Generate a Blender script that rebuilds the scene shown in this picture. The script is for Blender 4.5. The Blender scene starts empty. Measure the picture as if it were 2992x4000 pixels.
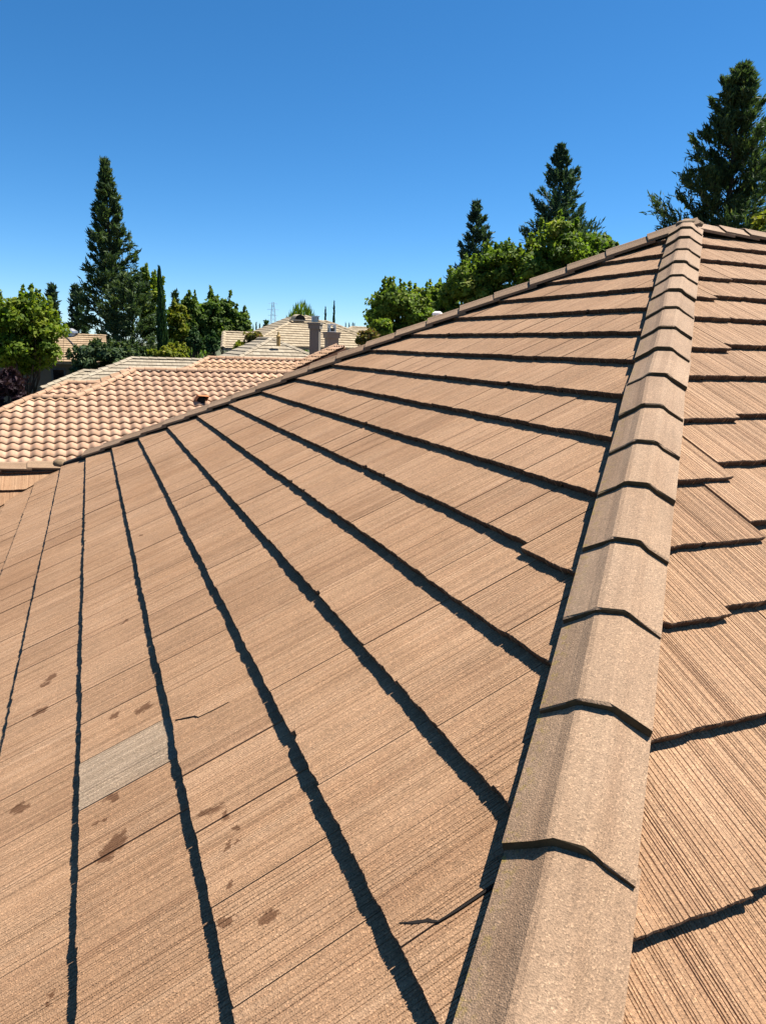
import bpy, bmesh, math, random
import numpy as np
from mathutils import Vector, Matrix

random.seed(7)
rng = np.random.default_rng(7)
scene = bpy.context.scene
COL = scene.collection
H0 = 8.6                      # height of the roof apex above the ground (apex is at x=0, y=0)

# ------------------------------------------------------------------ camera
F_PX, PW, PH = 2725.3, 2992.0, 4000.0
YAW, PITCH, ROLL = 1.1742, -0.2300, 0.0328
CAM = np.array([-4.6771, -4.8076, -1.0345 + H0])
FWD = np.array([math.cos(PITCH) * math.cos(YAW), math.cos(PITCH) * math.sin(YAW), math.sin(PITCH)])
_r = np.array([math.sin(YAW), -math.cos(YAW), 0.0])
_u = np.cross(_r, FWD)
RGT = _r * math.cos(ROLL) + _u * math.sin(ROLL)
UPV = -_r * math.sin(ROLL) + _u * math.cos(ROLL)
cam_data = bpy.data.cameras.new('camera')
cam = bpy.data.objects.new('camera', cam_data)
COL.objects.link(cam)
cam.matrix_world = Matrix(((RGT[0], UPV[0], -FWD[0], CAM[0]), (RGT[1], UPV[1], -FWD[1], CAM[1]),
                           (RGT[2], UPV[2], -FWD[2], CAM[2]), (0, 0, 0, 1)))
cam_data.sensor_fit = 'VERTICAL'
cam_data.sensor_height = 36.0
cam_data.lens = 36.0 * F_PX / PH
cam_data.clip_start = 0.05
cam_data.clip_end = 6000
scene.camera = cam

# ------------------------------------------------------------------ sky, sun, exposure
SUN_EL, SUN_AZ = math.radians(62.0), math.radians(1.0)       # azimuth counter-clockwise from +X
world = bpy.data.worlds.new('World')
scene.world = world
world.use_nodes = True
wn = world.node_tree
wn.nodes.clear()
sky = wn.nodes.new('ShaderNodeTexSky')
sky.sky_type = 'NISHITA'
sky.sun_disc = False
sky.sun_elevation = SUN_EL
sky.sun_rotation = math.pi / 2 - SUN_AZ
sky.altitude = 0
sky.air_density = 0.7
sky.dust_density = 0.1
sky.ozone_density = 8.0
bg = wn.nodes.new('ShaderNodeBackground')
bg.inputs['Strength'].default_value = 0.060
out = wn.nodes.new('ShaderNodeOutputWorld')
hs = wn.nodes.new('ShaderNodeHueSaturation')
hs.inputs['Saturation'].default_value = 1.18
hs.inputs['Hue'].default_value = 0.494
wn.links.new(sky.outputs[0], hs.inputs['Color'])
wn.links.new(hs.outputs[0], bg.inputs[0])
wn.links.new(bg.outputs[0], out.inputs[0])
sun_data = bpy.data.lights.new('sun', 'SUN')
sun_data.energy = 5.0
sun_data.angle = math.radians(0.53)
sun_data.color = (1.0, 0.93, 0.82)
sun = bpy.data.objects.new('sun', sun_data)
COL.objects.link(sun)
sdir = Vector((math.cos(SUN_EL) * math.cos(SUN_AZ), math.cos(SUN_EL) * math.sin(SUN_AZ), math.sin(SUN_EL)))
sun.rotation_euler = sdir.to_track_quat('Z', 'Y').to_euler()
sun.location = (10, -10, 40)
scene.render.engine = 'CYCLES'
scene.view_settings.view_transform = 'Standard'
scene.view_settings.look = 'None'
scene.view_settings.exposure = 1.45
scene.view_settings.gamma = 1.0
scene.view_settings.use_curve_mapping = False

# ------------------------------------------------------------------ helpers
IDENT = Matrix.Identity(4)
WORLD_OF = {}


def mesh_from(name, verts, faces, smooth=False):
    me = bpy.data.meshes.new(name)
    me.from_pydata([tuple(map(float, v)) for v in verts], [], [tuple(int(i) for i in f) for f in faces])
    if smooth:
        me.polygons.foreach_set('use_smooth', [True] * len(me.polygons))
    me.update()
    return me


def quads_mesh(name, verts, nq, tint=None):
    """nq separate quads, 4 verts each, quickly"""
    me = bpy.data.meshes.new(name)
    me.vertices.add(nq * 4)
    me.vertices.foreach_set('co', np.ascontiguousarray(verts, dtype=np.float32).ravel())
    me.loops.add(nq * 4)
    me.loops.foreach_set('vertex_index', np.arange(nq * 4, dtype=np.int32))
    me.polygons.add(nq)
    me.polygons.foreach_set('loop_start', np.arange(0, nq * 4, 4, dtype=np.int32))
    me.polygons.foreach_set('loop_total', np.full(nq, 4, dtype=np.int32))
    me.update(calc_edges=True)
    if tint is not None:
        a = me.attributes.new('tint', 'FLOAT', 'FACE')
        a.data.foreach_set('value', np.ascontiguousarray(tint, dtype=np.float32))
    return me


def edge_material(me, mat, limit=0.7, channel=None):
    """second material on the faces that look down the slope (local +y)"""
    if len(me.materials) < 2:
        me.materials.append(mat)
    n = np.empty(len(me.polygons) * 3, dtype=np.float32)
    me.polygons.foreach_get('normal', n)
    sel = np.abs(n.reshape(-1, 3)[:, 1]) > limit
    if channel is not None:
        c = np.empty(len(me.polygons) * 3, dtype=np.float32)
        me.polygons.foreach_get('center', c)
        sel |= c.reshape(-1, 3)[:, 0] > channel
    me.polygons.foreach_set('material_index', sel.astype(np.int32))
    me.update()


def place(name, data, mat=None, parent=None, world_m=None):
    o = bpy.data.objects.new(name, data)
    COL.objects.link(o)
    wm = world_m if world_m is not None else IDENT
    if parent is not None:
        o.parent = parent
        o.matrix_parent_inverse = WORLD_OF[parent.name].inverted()
    o.matrix_basis = wm
    WORLD_OF[o.name] = wm.copy()
    if mat is not None and data is not None and len(data.materials) == 0:
        data.materials.append(mat)
    return o


def thing(name, label, cat, loc, group=None):
    o = place(name, None, world_m=Matrix.Translation(Vector(loc)))
    o.empty_display_size = 0.3
    o['label'] = label
    o['category'] = cat
    if group:
        o['group'] = group
    return o


def tag(o, label, cat, group=None):
    o['label'] = label
    o['category'] = cat
    if group:
        o['group'] = group
    return o


def stuff(o):
    o['kind'] = 'stuff'
    return o


class MB:
    """collects simple shapes into one mesh"""
    def __init__(self):
        self.v, self.f = [], []

    def add(self, v, f):
        n = len(self.v)
        self.v += [tuple(p) for p in v]
        self.f += [tuple(i + n for i in q) for q in f]

    def box(self, c, d, rz=0.0):
        x, y, z = d[0] / 2, d[1] / 2, d[2] / 2
        ca, sa = math.cos(rz), math.sin(rz)
        vs = []
        for sz in (-1, 1):
            for sx, sy in ((-1, -1), (1, -1), (1, 1), (-1, 1)):
                px, py = sx * x, sy * y
                vs.append((c[0] + px * ca - py * sa, c[1] + px * sa + py * ca, c[2] + sz * z))
        self.add(vs, [(3, 2, 1, 0), (4, 5, 6, 7), (0, 1, 5, 4), (1, 2, 6, 5), (2, 3, 7, 6), (3, 0, 4, 7)])
        return self

    def tube(self, pts, rad, n=7, cap=True):
        pts = [Vector(p) for p in pts]
        rings = []
        for i, p in enumerate(pts):
            d = (pts[min(i + 1, len(pts) - 1)] - pts[max(i - 1, 0)]).normalized()
            a = d.orthogonal().normalized()
            b = d.cross(a)
            r = rad[i] if hasattr(rad, '__len__') else rad
            rings.append([p + (a * math.cos(2 * math.pi * k / n) + b * math.sin(2 * math.pi * k / n)) * r for k in range(n)])
        vs = [v for r in rings for v in r]
        fs = []
        for i in range(len(rings) - 1):
            for k in range(n):
                k2 = (k + 1) % n
                fs.append((i * n + k, i * n + k2, (i + 1) * n + k2, (i + 1) * n + k))
        if cap:
            fs.append(tuple(range(n))[::-1])
            fs.append(tuple((len(rings) - 1) * n + k for k in range(n)))
        self.add(vs, fs)
        return self

    def prism(self, poly, z0, z1):
        n = len(poly)
        vs = [(p[0], p[1], z0) for p in poly] + [(p[0], p[1], z1) for p in poly]
        fs = [tuple(range(n))[::-1], tuple(range(n, 2 * n))]
        for i in range(n):
            j = (i + 1) % n
            fs.append((i, j, n + j, n + i))
        self.add(vs, fs)
        return self

    def mesh(self, name, smooth=False):
        return mesh_from(name, self.v, self.f, smooth)


def at(px, py, dist):
    """point at a horizontal distance from the camera along the ray through a photograph pixel"""
    d = FWD + RGT * (px - PW / 2) / F_PX - UPV * (py - PH / 2) / F_PX
    return CAM + d * (dist / math.hypot(d[0], d[1]))


def project(P):
    P = np.atleast_2d(P) - CAM
    d = np.maximum(P @ FWD, 0.05)
    return np.stack([PW / 2 + F_PX * (P @ RGT) / d, PH / 2 - F_PX * (P @ UPV) / d], 1)


SIL = np.array([(-2000, 1860), (0, 1812), (240, 1806), (400, 1750), (760, 1625), (1140, 1445), (1460, 1330), (1830, 1175),
                (2250, 1000), (2550, 905), (2700, 866), (2992, 897), (5000, 1000)])


def screen_area(corners, behind_own_roof=False):
    """pixels of the photograph a piece covers (0 when outside the frame or behind the near roof)"""
    p = project(corners)
    c = p.mean(0)
    if c[0] < -60 or c[0] > PW + 60 or c[1] < -60 or c[1] > PH + 60 or (np.mean(corners, 0) - CAM) @ FWD < 0.1:
        return 0.0
    if behind_own_roof and p[:, 1].min() > np.interp(c[0], SIL[:, 0], SIL[:, 1]) + 5:
        return 0.0
    x, y = p[:, 0], p[:, 1]
    return 0.5 * abs(np.dot(x, np.roll(y, -1)) - np.dot(y, np.roll(x, -1)))


# ------------------------------------------------------------------ materials
KA = 0.595                    # overall reflectance scale that goes with the bright exposure


def dim(c, k=None):
    k = KA if k is None else k
    return tuple(x * k for x in c)


def new_mat(name):
    m = bpy.data.materials.new(name)
    m.use_nodes = True
    nt = m.node_tree
    b = nt.nodes['Principled BSDF']
    return m, nt, b


def N(nt, typ, **kw):
    n = nt.nodes.new(typ)
    for k, v in kw.items():
        if k == 'inp':
            for i, val in v.items():
                n.inputs[i].default_value = val
        else:
            setattr(n, k, v)
    return n


def ramp(nt, fac, stops):
    r = nt.nodes.new('ShaderNodeValToRGB')
    e = r.color_ramp.elements
    while len(e) < len(stops):
        e.new(0.5)
    for i, (p, c) in enumerate(stops):
        e[i].position = p
        e[i].color = (c[0], c[1], c[2], 1) if hasattr(c, '__len__') else (c, c, c, 1)
    nt.links.new(fac, r.inputs[0])
    return r.outputs[0]


def mixc(nt, fac, a, b, mode='MIX'):
    m = nt.nodes.new('ShaderNodeMix')
    m.data_type = 'RGBA'
    m.blend_type = mode
    for sock, val in ((m.inputs[0], fac), (m.inputs[6], a), (m.inputs[7], b)):
        if hasattr(val, 'links'):
            nt.links.new(val, sock)
        elif hasattr(val, '__len__'):
            sock.default_value = (val[0], val[1], val[2], 1)
        else:
            sock.default_value = val
    return m.outputs[2]


def coords(nt, scale, offset_random=True, source='Object'):
    tc = nt.nodes.new('ShaderNodeTexCoord')
    v = tc.outputs[source]
    if offset_random:
        oi = nt.nodes.new('ShaderNodeObjectInfo')
        mu = N(nt, 'ShaderNodeVectorMath', operation='SCALE')
        mu.inputs[0].default_value = (37.0, 53.0, 11.0)
        nt.links.new(oi.outputs['Random'], mu.inputs['Scale'])
        ad = N(nt, 'ShaderNodeVectorMath', operation='ADD')
        nt.links.new(v, ad.inputs[0])
        nt.links.new(mu.outputs[0], ad.inputs[1])
        v = ad.outputs[0]
    mp = nt.nodes.new('ShaderNodeMapping')
    mp.inputs['Scale'].default_value = scale
    nt.links.new(v, mp.inputs[0])
    return mp.outputs[0]


def noise(nt, vec, scale=1.0, detail=3.0, rough=0.6):
    n = N(nt, 'ShaderNodeTexNoise', inp={'Scale': scale, 'Detail': detail, 'Roughness': rough})
    nt.links.new(vec, n.inputs['Vector'])
    return n.outputs['Fac']


def bump(nt, height, strength, dist, base=None):
    b = N(nt, 'ShaderNodeBump', inp={'Strength': strength, 'Distance': dist})
    nt.links.new(height, b.inputs['Height'])
    if base is not None:
        nt.links.new(base, b.inputs['Normal'])
    return b.outputs[0]


STAINS = [(-2.429, 5.629, .035), (-2.70, 5.296, .034), (-2.925, 5.300, .044), (-2.955, 5.325, .03), (-2.90, 5.27, .02), (-3.055, 5.003, .036),
          (-3.177, 4.964, .014), (-3.516, 4.951, .026), (-3.225, 4.988, .016), (-3.35, 5.0, .017), (-3.441, 5.035, .02),
          (-3.293, 5.465, .017), (-2.80, 5.338, .014), (-1.46, 5.575, .036), (-1.51, 5.597, .03), (-1.772, 5.602, .042), (-2.245, 5.156, .036),
          (-2.194, 5.269, .03), (-1.313, 5.197, .026), (-0.052, 5.001, .03), (-3.116, 4.984, .015), (-3.237, 4.963, .014)]
M_ = 0.5262
CP = 1 / math.sqrt(1 + M_ * M_)
SP = M_ * CP


def sandy_tile(name, dark, mid, light, streak=1.0, stains=False, moss=False, tile_var=0.10, grain=1.0, lichen=False):
    """sand-faced concrete: streaks along the tile (local y), granules, per-tile colour"""
    m, nt, b = new_mat(name)
    dark, mid, light = dim(dark), dim(mid), dim(light)
    v = coords(nt, (1, 1, 1))
    st = noise(nt, coords(nt, (26 * streak, 0.9, 3)), 1.0, 4.0, 0.65)
    fine = noise(nt, coords(nt, (150, 3.0, 3)), 1.0, 2.0, 0.6)
    blot = noise(nt, v, 5.0, 3.0, 0.6)
    c1 = ramp(nt, st, [(0.30, dark), (0.47, mid), (0.70, light)])
    c2 = ramp(nt, fine, [(0.28, 0.60), (0.50, 1.0), (0.75, 1.10)])
    col = mixc(nt, 0.2, c1, c2, 'MULTIPLY')
    col = mixc(nt, 0.35, col, ramp(nt, blot, [(0.3, 0.72), (0.7, 1.18)]), 'MULTIPLY')
    if grain > 0:                                             # broad faded and rusty patches that run across many tiles
        gp_ = nt.nodes.new('ShaderNodeNewGeometry')
        big = noise(nt, gp_.outputs['Position'], 1.1, 4.0, 0.6)
        col = mixc(nt, 0.6, col, ramp(nt, big, [(0.32, (0.86, 0.80, 0.74)), (0.5, (1, 1, 1)), (0.68, (1.10, 1.13, 1.18))]), 'MULTIPLY')
    oi = nt.nodes.new('ShaderNodeObjectInfo')
    tv = ramp(nt, oi.outputs['Random'], [(0.0, (1 - tile_var, 1 - tile_var * 1.15, 1 - tile_var * 1.25)), (0.5, (1, 1, 1)), (1.0, (1 + tile_var * .5, 1 + tile_var * .6, 1 + tile_var * .7))])
    col = mixc(nt, 1.0, col, tv, 'MULTIPLY')
    gr = N(nt, 'ShaderNodeTexVoronoi', inp={'Scale': 330.0, 'Randomness': 1.0})
    nt.links.new(v, gr.inputs['Vector'])
    gsep = nt.nodes.new('ShaderNodeSeparateColor')
    nt.links.new(gr.outputs['Color'], gsep.inputs[0])
    gcol = ramp(nt, gsep.outputs[0], [(0.0, 0.50), (0.25, 0.85), (0.6, 1.0), (0.88, 1.15), (1.0, 1.75)])
    col = mixc(nt, 0.75 * grain, col, gcol, 'MULTIPLY')
    if lichen:                                                # yellow-brown growth along the lower tile edges
        ed = N(nt, 'ShaderNodeSeparateXYZ')
        tc = nt.nodes.new('ShaderNodeTexCoord')
        nt.links.new(tc.outputs['Object'], ed.inputs[0])
        e = N(nt, 'ShaderNodeMapRange', inp={1: 0.27, 2: 0.352, 3: 0.0, 4: 1.0})
        nt.links.new(ed.outputs[1], e.inputs[0])
        mu = N(nt, 'ShaderNodeMath', operation='MULTIPLY')
        nt.links.new(e.outputs[0], mu.inputs[0])
        nt.links.new(ramp(nt, noise(nt, v, 12.0, 3.0, 0.6), [(0.35, 0.12), (0.65, 0.65)]), mu.inputs[1])
        col = mixc(nt, mu.outputs[0], col, dim((0.27, 0.165, 0.06)))
    if moss:
        ed = N(nt, 'ShaderNodeSeparateXYZ')
        tc = nt.nodes.new('ShaderNodeTexCoord')
        nt.links.new(tc.outputs['Object'], ed.inputs[0])
        e = N(nt, 'ShaderNodeMapRange', inp={1: 0.085, 2: 0.135, 3: 0.0, 4: 1.0})
        nt.links.new(ed.outputs[0], e.inputs[0])
        mn = ramp(nt, noise(nt, v, 45.0, 4.0, 0.7), [(0.52, 0.0), (0.62, 1.0)])
        mu = N(nt, 'ShaderNodeMath', operation='MULTIPLY')
        nt.links.new(e.outputs[0], mu.inputs[0])
        nt.links.new(mn, mu.inputs[1])
        sc = N(nt, 'ShaderNodeMath', operation='MULTIPLY', inp={1: 0.75})
        nt.links.new(mu.outputs[0], sc.inputs[0])
        col = mixc(nt, sc.outputs[0], col, dim((0.36, 0.26, 0.04)))
        dn = ramp(nt, noise(nt, v, 60.0, 5.0, 0.75), [(0.60, 0.0), (0.70, 1.0)])
        col = mixc(nt, mixc(nt, 1.0, dn, (0.35, 0.35, 0.35), 'MULTIPLY'), col, dim((0.10, 0.065, 0.04)))
    if stains:
        geo = nt.nodes.new('ShaderNodeNewGeometry')
        nz = N(nt, 'ShaderNodeTexNoise', inp={'Scale': 16.0, 'Detail': 4.0, 'Roughness': 0.65})
        nt.links.new(geo.outputs['Position'], nz.inputs['Vector'])
        sb = N(nt, 'ShaderNodeVectorMath', operation='SUBTRACT')
        sb.inputs[1].default_value = (0.5, 0.5, 0.5)
        nt.links.new(nz.outputs['Color'], sb.inputs[0])
        scv = N(nt, 'ShaderNodeVectorMath', operation='SCALE', inp={'Scale': 0.13})
        nt.links.new(sb.outputs[0], scv.inputs[0])
        ad = N(nt, 'ShaderNodeVectorMath', operation='ADD')
        nt.links.new(geo.outputs['Position'], ad.inputs[0])
        nt.links.new(scv.outputs[0], ad.inputs[1])
        acc = None
        for (y, s, r) in STAINS:
            d = N(nt, 'ShaderNodeVectorMath', operation='DISTANCE')
            nt.links.new(ad.outputs[0], d.inputs[0])
            d.inputs[1].default_value = (-s * CP, y, H0 - s * SP + 0.018)
            mr = N(nt, 'ShaderNodeMapRange', inp={1: r * 0.95, 2: r * 0.68, 3: 0.0, 4: 0.85})
            nt.links.new(d.outputs['Value'], mr.inputs[0])
            if acc is None:
                acc = mr.outputs[0]
            else:
                mx = N(nt, 'ShaderNodeMath', operation='MAXIMUM')
                nt.links.new(acc, mx.inputs[0])
                nt.links.new(mr.outputs[0], mx.inputs[1])
                acc = mx.outputs[0]
        col = mixc(nt, acc, col, dim((0.13, 0.055, 0.022)))
    nt.links.new(col, b.inputs['Base Color'])
    b.inputs['Roughness'].default_value = 0.82
    b.inputs['Specular IOR Level'].default_value = 0.25
    nb = bump(nt, gr.outputs['Distance'], 0.6 * grain, 0.0017)
    nb = bump(nt, fine, 0.35, 0.0016, nb)
    nt.links.new(nb, b.inputs['Normal'])
    return m


def plain(name, col, rough=0.8, var=0.12, scale=6.0, metal=0.0, bmp=0.0, keep=False):
    m, nt, b = new_mat(name)
    if not keep and metal == 0.0:
        col = dim(col)
    n = noise(nt, coords(nt, (1, 1, 1)), scale, 4.0, 0.6)
    c = ramp(nt, n, [(0.25, tuple(x * (1 - var) for x in col)), (0.75, tuple(min(1, x * (1 + var)) for x in col))])
    nt.links.new(c, b.inputs['Base Color'])
    b.inputs['Roughness'].default_value = rough
    b.inputs['Metallic'].default_value = metal
    b.inputs['Specular IOR Level'].default_value = 0.3
    if bmp:
        nt.links.new(bump(nt, n, 0.5, bmp), b.inputs['Normal'])
    return m


def foliage(name, stops, trans=0.3):
    m, nt, b = new_mat(name)
    stops = [(p, dim(c, 0.84)) for p, c in stops]
    at_ = N(nt, 'ShaderNodeAttribute', attribute_name='tint')
    c = ramp(nt, at_.outputs['Fac'], stops)
    nt.links.new(c, b.inputs['Base Color'])
    b.inputs['Roughness'].default_value = 0.65
    b.inputs['Specular IOR Level'].default_value = 0.14
    tr = nt.nodes.new('ShaderNodeBsdfTranslucent')
    lt = mixc(nt, 1.0, c, (1.25, 1.35, 0.6), 'MULTIPLY')
    nt.links.new(lt, tr.inputs['Color'])
    mx = N(nt, 'ShaderNodeMixShader', inp={0: trans})
    nt.links.new(b.outputs[0], mx.inputs[1])
    nt.links.new(tr.outputs[0], mx.inputs[2])
    nt.links.new(mx.outputs[0], nt.nodes['Material Output'].inputs['Surface'])
    return m


MAT = {}
MAT['shake'] = sandy_tile('brown_shake_tile', (0.365, 0.208, 0.116), (0.435, 0.258, 0.145), (0.465, 0.288, 0.170), stains=True, tile_var=0.10)
MAT['grey_shake'] = sandy_tile('greyed_shake_tile', (0.36, 0.262, 0.176), (0.41, 0.302, 0.207), (0.435, 0.328, 0.23))
MAT['cap'] = sandy_tile('hip_cap_tile', (0.32, 0.204, 0.126), (0.37, 0.242, 0.152), (0.405, 0.274, 0.176), streak=0.6, moss=True, tile_var=0.09)
MAT['shake_edge'] = plain('dark_tile_edge', (0.115, 0.064, 0.04), 0.95, 0.35, 40.0, bmp=0.002)  # darker brown for the downslope tile edges and the dirty side-lap channels
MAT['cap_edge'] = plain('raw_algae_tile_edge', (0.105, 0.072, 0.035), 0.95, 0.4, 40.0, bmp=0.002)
MAT['felt'] = plain('roofing_felt', (0.02, 0.018, 0.017), 0.9)
MAT['mortar'] = plain('weathered_mortar', (0.25, 0.17, 0.10), 0.9, 0.5, 25.0, bmp=0.004)
MAT['crack'] = plain('open_crack', (0.012, 0.008, 0.006), 0.95)
MAT['stile'] = sandy_tile('peach_s_tile', (0.53, 0.322, 0.205), (0.62, 0.385, 0.255), (0.67, 0.435, 0.298), streak=0.25, tile_var=0.17, grain=0.0, lichen=True)
MAT['stile_cap'] = sandy_tile('peach_ridge_tile', (0.43, 0.26, 0.16), (0.52, 0.325, 0.205), (0.58, 0.38, 0.25), streak=0.25, tile_var=0.14, grain=0.0)
MAT['pale'] = sandy_tile('pale_flat_tile', (0.32, 0.27, 0.20), (0.41, 0.35, 0.26), (0.47, 0.41, 0.315), streak=0.3, tile_var=0.12, grain=0.0)
MAT['cream'] = sandy_tile('cream_flat_tile', (0.36, 0.285, 0.19), (0.445, 0.36, 0.245), (0.50, 0.415, 0.295), streak=0.3, tile_var=0.12, grain=0.0)
MAT['tan'] = sandy_tile('tan_flat_tile', (0.36, 0.25, 0.145), (0.42, 0.30, 0.18), (0.47, 0.345, 0.22), streak=0.3, tile_var=0.10, grain=0.0)
MAT['stucco'] = plain('cream_stucco', (0.60, 0.50, 0.37), 0.9, 0.05, 4.0, bmp=0.003)
MAT['stucco_dark'] = plain('taupe_stucco', (0.20, 0.16, 0.12), 0.9, 0.06, 4.0, bmp=0.003)
MAT['stucco_grey'] = plain('grey_stucco', (0.24, 0.225, 0.20), 0.9, 0.06, 5.0, bmp=0.003)
MAT['stucco_pink'] = plain('pinkish_stucco', (0.42, 0.34, 0.275), 0.9, 0.05, 5.0, bmp=0.003)
MAT['glass'] = plain('dark_window_glass', (0.012, 0.013, 0.015), 0.08, 0.1)
MAT['trim'] = plain('cream_trim', (0.62, 0.54, 0.42), 0.7)
MAT['galv'] = plain('galvanised_metal', (0.45, 0.46, 0.47), 0.35, 0.2, 12.0, 0.85)
MAT['darkmetal'] = plain('dark_metal', (0.07, 0.07, 0.075), 0.5, 0.2, 12.0, 0.6)
MAT['white'] = plain('white_plastic', (0.80, 0.79, 0.76), 0.4, keep=True)
MAT['terracotta'] = plain('orange_terracotta', (0.62, 0.22, 0.08), 0.8, 0.2)
MAT['yellow'] = plain('weathered_yellow_paint', (0.50, 0.34, 0.12), 0.7)
MAT['bark'] = plain('bark', (0.085, 0.058, 0.04), 0.95, 0.4, 20.0, bmp=0.01)
MAT['steel'] = plain('tower_steel', (0.42, 0.45, 0.50), 0.6)
MAT['fol_redwood'] = foliage('redwood_foliage', [(0.0, (0.028, 0.052, 0.026)), (0.55, (0.064, 0.105, 0.046)), (0.9, (0.11, 0.15, 0.05)), (1.0, (0.145, 0.155, 0.06))], 0.3)
MAT['fol_blue'] = foliage('dark_conifer_foliage', [(0.0, (0.024, 0.05, 0.034)), (0.6, (0.052, 0.09, 0.055)), (1.0, (0.085, 0.125, 0.062))], 0.28)
MAT['fol_maple'] = foliage('green_leaves', [(0.0, (0.05, 0.095, 0.014)), (0.5, (0.125, 0.195, 0.03)), (0.85, (0.20, 0.255, 0.04)), (1.0, (0.27, 0.28, 0.07))], 0.45)
MAT['fol_lime'] = foliage('lime_leaves', [(0.0, (0.045, 0.09, 0.01)), (0.5, (0.12, 0.185, 0.018)), (1.0, (0.23, 0.27, 0.028))], 0.42)
MAT['fol_yellow'] = foliage('yellow_green_leaves', [(0.0, (0.09, 0.12, 0.012)), (0.5, (0.19, 0.22, 0.026)), (1.0, (0.32, 0.28, 0.055))], 0.42)
MAT['fol_pear'] = foliage('glossy_green_leaves', [(0.0, (0.042, 0.082, 0.017)), (0.6, (0.105, 0.165, 0.034)), (1.0, (0.165, 0.22, 0.042))], 0.42)
MAT['fol_cypress'] = foliage('cypress_foliage', [(0.0, (0.018, 0.05, 0.016)), (0.6, (0.042, 0.09, 0.028)), (1.0, (0.08, 0.13, 0.036))], 0.2)
MAT['fol_purple'] = foliage('purple_leaves', [(0.0, (0.012, 0.006, 0.010)), (0.6, (0.03, 0.015, 0.022)), (1.0, (0.06, 0.03, 0.04))], 0.2)
MAT['fol_rosy'] = foliage('reddish_green_leaves', [(0.0, (0.05, 0.08, 0.02)), (0.5, (0.13, 0.13, 0.03)), (1.0, (0.28, 0.15, 0.08))], 0.35)


def ground_mat():
    m, nt, b = new_mat('dry_lawn_and_soil')
    v = coords(nt, (1, 1, 1), False)
    a = noise(nt, v, 0.12, 4.0, 0.6)
    g = noise(nt, v, 3.0, 5.0, 0.7)
    c = ramp(nt, a, [(0.35, (0.03, 0.045, 0.012)), (0.5, (0.045, 0.058, 0.016)), (0.65, (0.10, 0.075, 0.045))])
    c = mixc(nt, 0.5, c, ramp(nt, g, [(0.3, 0.6), (0.7, 1.3)]), 'MULTIPLY')
    nt.links.new(c, b.inputs['Base Color'])
    b.inputs['Roughness'].default_value = 0.95
    nt.links.new(bump(nt, g, 0.6, 0.05), b.inputs['Normal'])
    return m


# ------------------------------------------------------------------ ground
gm = MB()
gm.add([(-1500, -600, 0), (1500, -600, 0), (2200, 3000, 0), (-2200, 3000, 0)], [(0, 1, 2, 3)])
g = place('ground', gm.mesh('ground'), ground_mat())
g['kind'] = 'structure'
rd = MB()
rd.add([(-300, 31.0, 0.004), (300, 31.0, 0.004), (300, 33.0, 0.004), (-300, 33.0, 0.004)], [(0, 1, 2, 3)])
r = place('path', rd.mesh('path'), plain('pale_concrete', (0.36, 0.34, 0.31), 0.9))
r['kind'] = 'structure'


# ------------------------------------------------------------------ roof faces and tiles
class Face:
    """a roof slope: origin on its upper line, es down the slope, eu across, en outward"""
    def __init__(self, origin, down_xy, tan):
        cp = 1 / math.sqrt(1 + tan * tan)
        self.o = np.array(origin, float)
        self.es = np.array([down_xy[0] * cp, down_xy[1] * cp, -tan * cp])
        self.en = np.array([down_xy[0] * tan * cp, down_xy[1] * tan * cp, cp])
        self.eu = np.cross(self.es, self.en)
        self.cp = cp

    def uv(self, x, y):
        d = np.array([x - self.o[0], y - self.o[1], 0.0])
        dn = np.array([self.es[0], self.es[1], 0.0]) / self.cp
        return (float(d @ self.eu), float(d @ dn) / self.cp)

    def pt(self, u, s, n=0.0):
        return self.o + self.eu * u + self.es * s + self.en * n

    def matrix(self, u=0.0, s=0.0, n=0.0):
        p = self.pt(u, s, n)
        return Matrix(((self.eu[0], self.es[0], self.en[0], p[0]), (self.eu[1], self.es[1], self.en[1], p[1]),
                       (self.eu[2], self.es[2], self.en[2], p[2]), (0, 0, 0, 1)))


def halfplanes(poly):
    """convex polygon -> list of (a,b,c) with a*u+b*s+c>=0 inside"""
    n = len(poly)
    area = sum(poly[i][0] * poly[(i + 1) % n][1] - poly[(i + 1) % n][0] * poly[i][1] for i in range(n))
    if area < 0:
        poly = poly[::-1]
    hp = []
    for i in range(n):
        (x0, y0), (x1, y1) = poly[i], poly[(i + 1) % n]
        l = math.hypot(x1 - x0, y1 - y0)
        if l < 1e-6:
            continue
        a, b = -(y1 - y0) / l, (x1 - x0) / l
        hp.append((a, b, -(a * x0 + b * y0)))
    return hp


def clip_template(verts, faces, cuts):
    bm = bmesh.new()
    vs = [bm.verts.new(v) for v in verts]
    for f in faces:
        try:
            bm.faces.new([vs[i] for i in f])
        except ValueError:
            pass
    for (a, b, c) in cuts:
        geom = bm.verts[:] + bm.edges[:] + bm.faces[:]
        bmesh.ops.bisect_plane(bm, geom=geom, plane_co=(-a * c, -b * c, 0), plane_no=(-a, -b, 0), clear_outer=True)
    bm.verts.ensure_lookup_table()
    bm.verts.index_update()
    v2 = [tuple(v.co) for v in bm.verts]
    f2 = [tuple(v.index for v in f.verts) for f in bm.faces]
    bm.free()
    return v2, f2


class TileJob:
    __slots__ = ('u', 's', 'n', 'tmpl', 'cuts', 'area', 'mat', 'rot')


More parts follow.
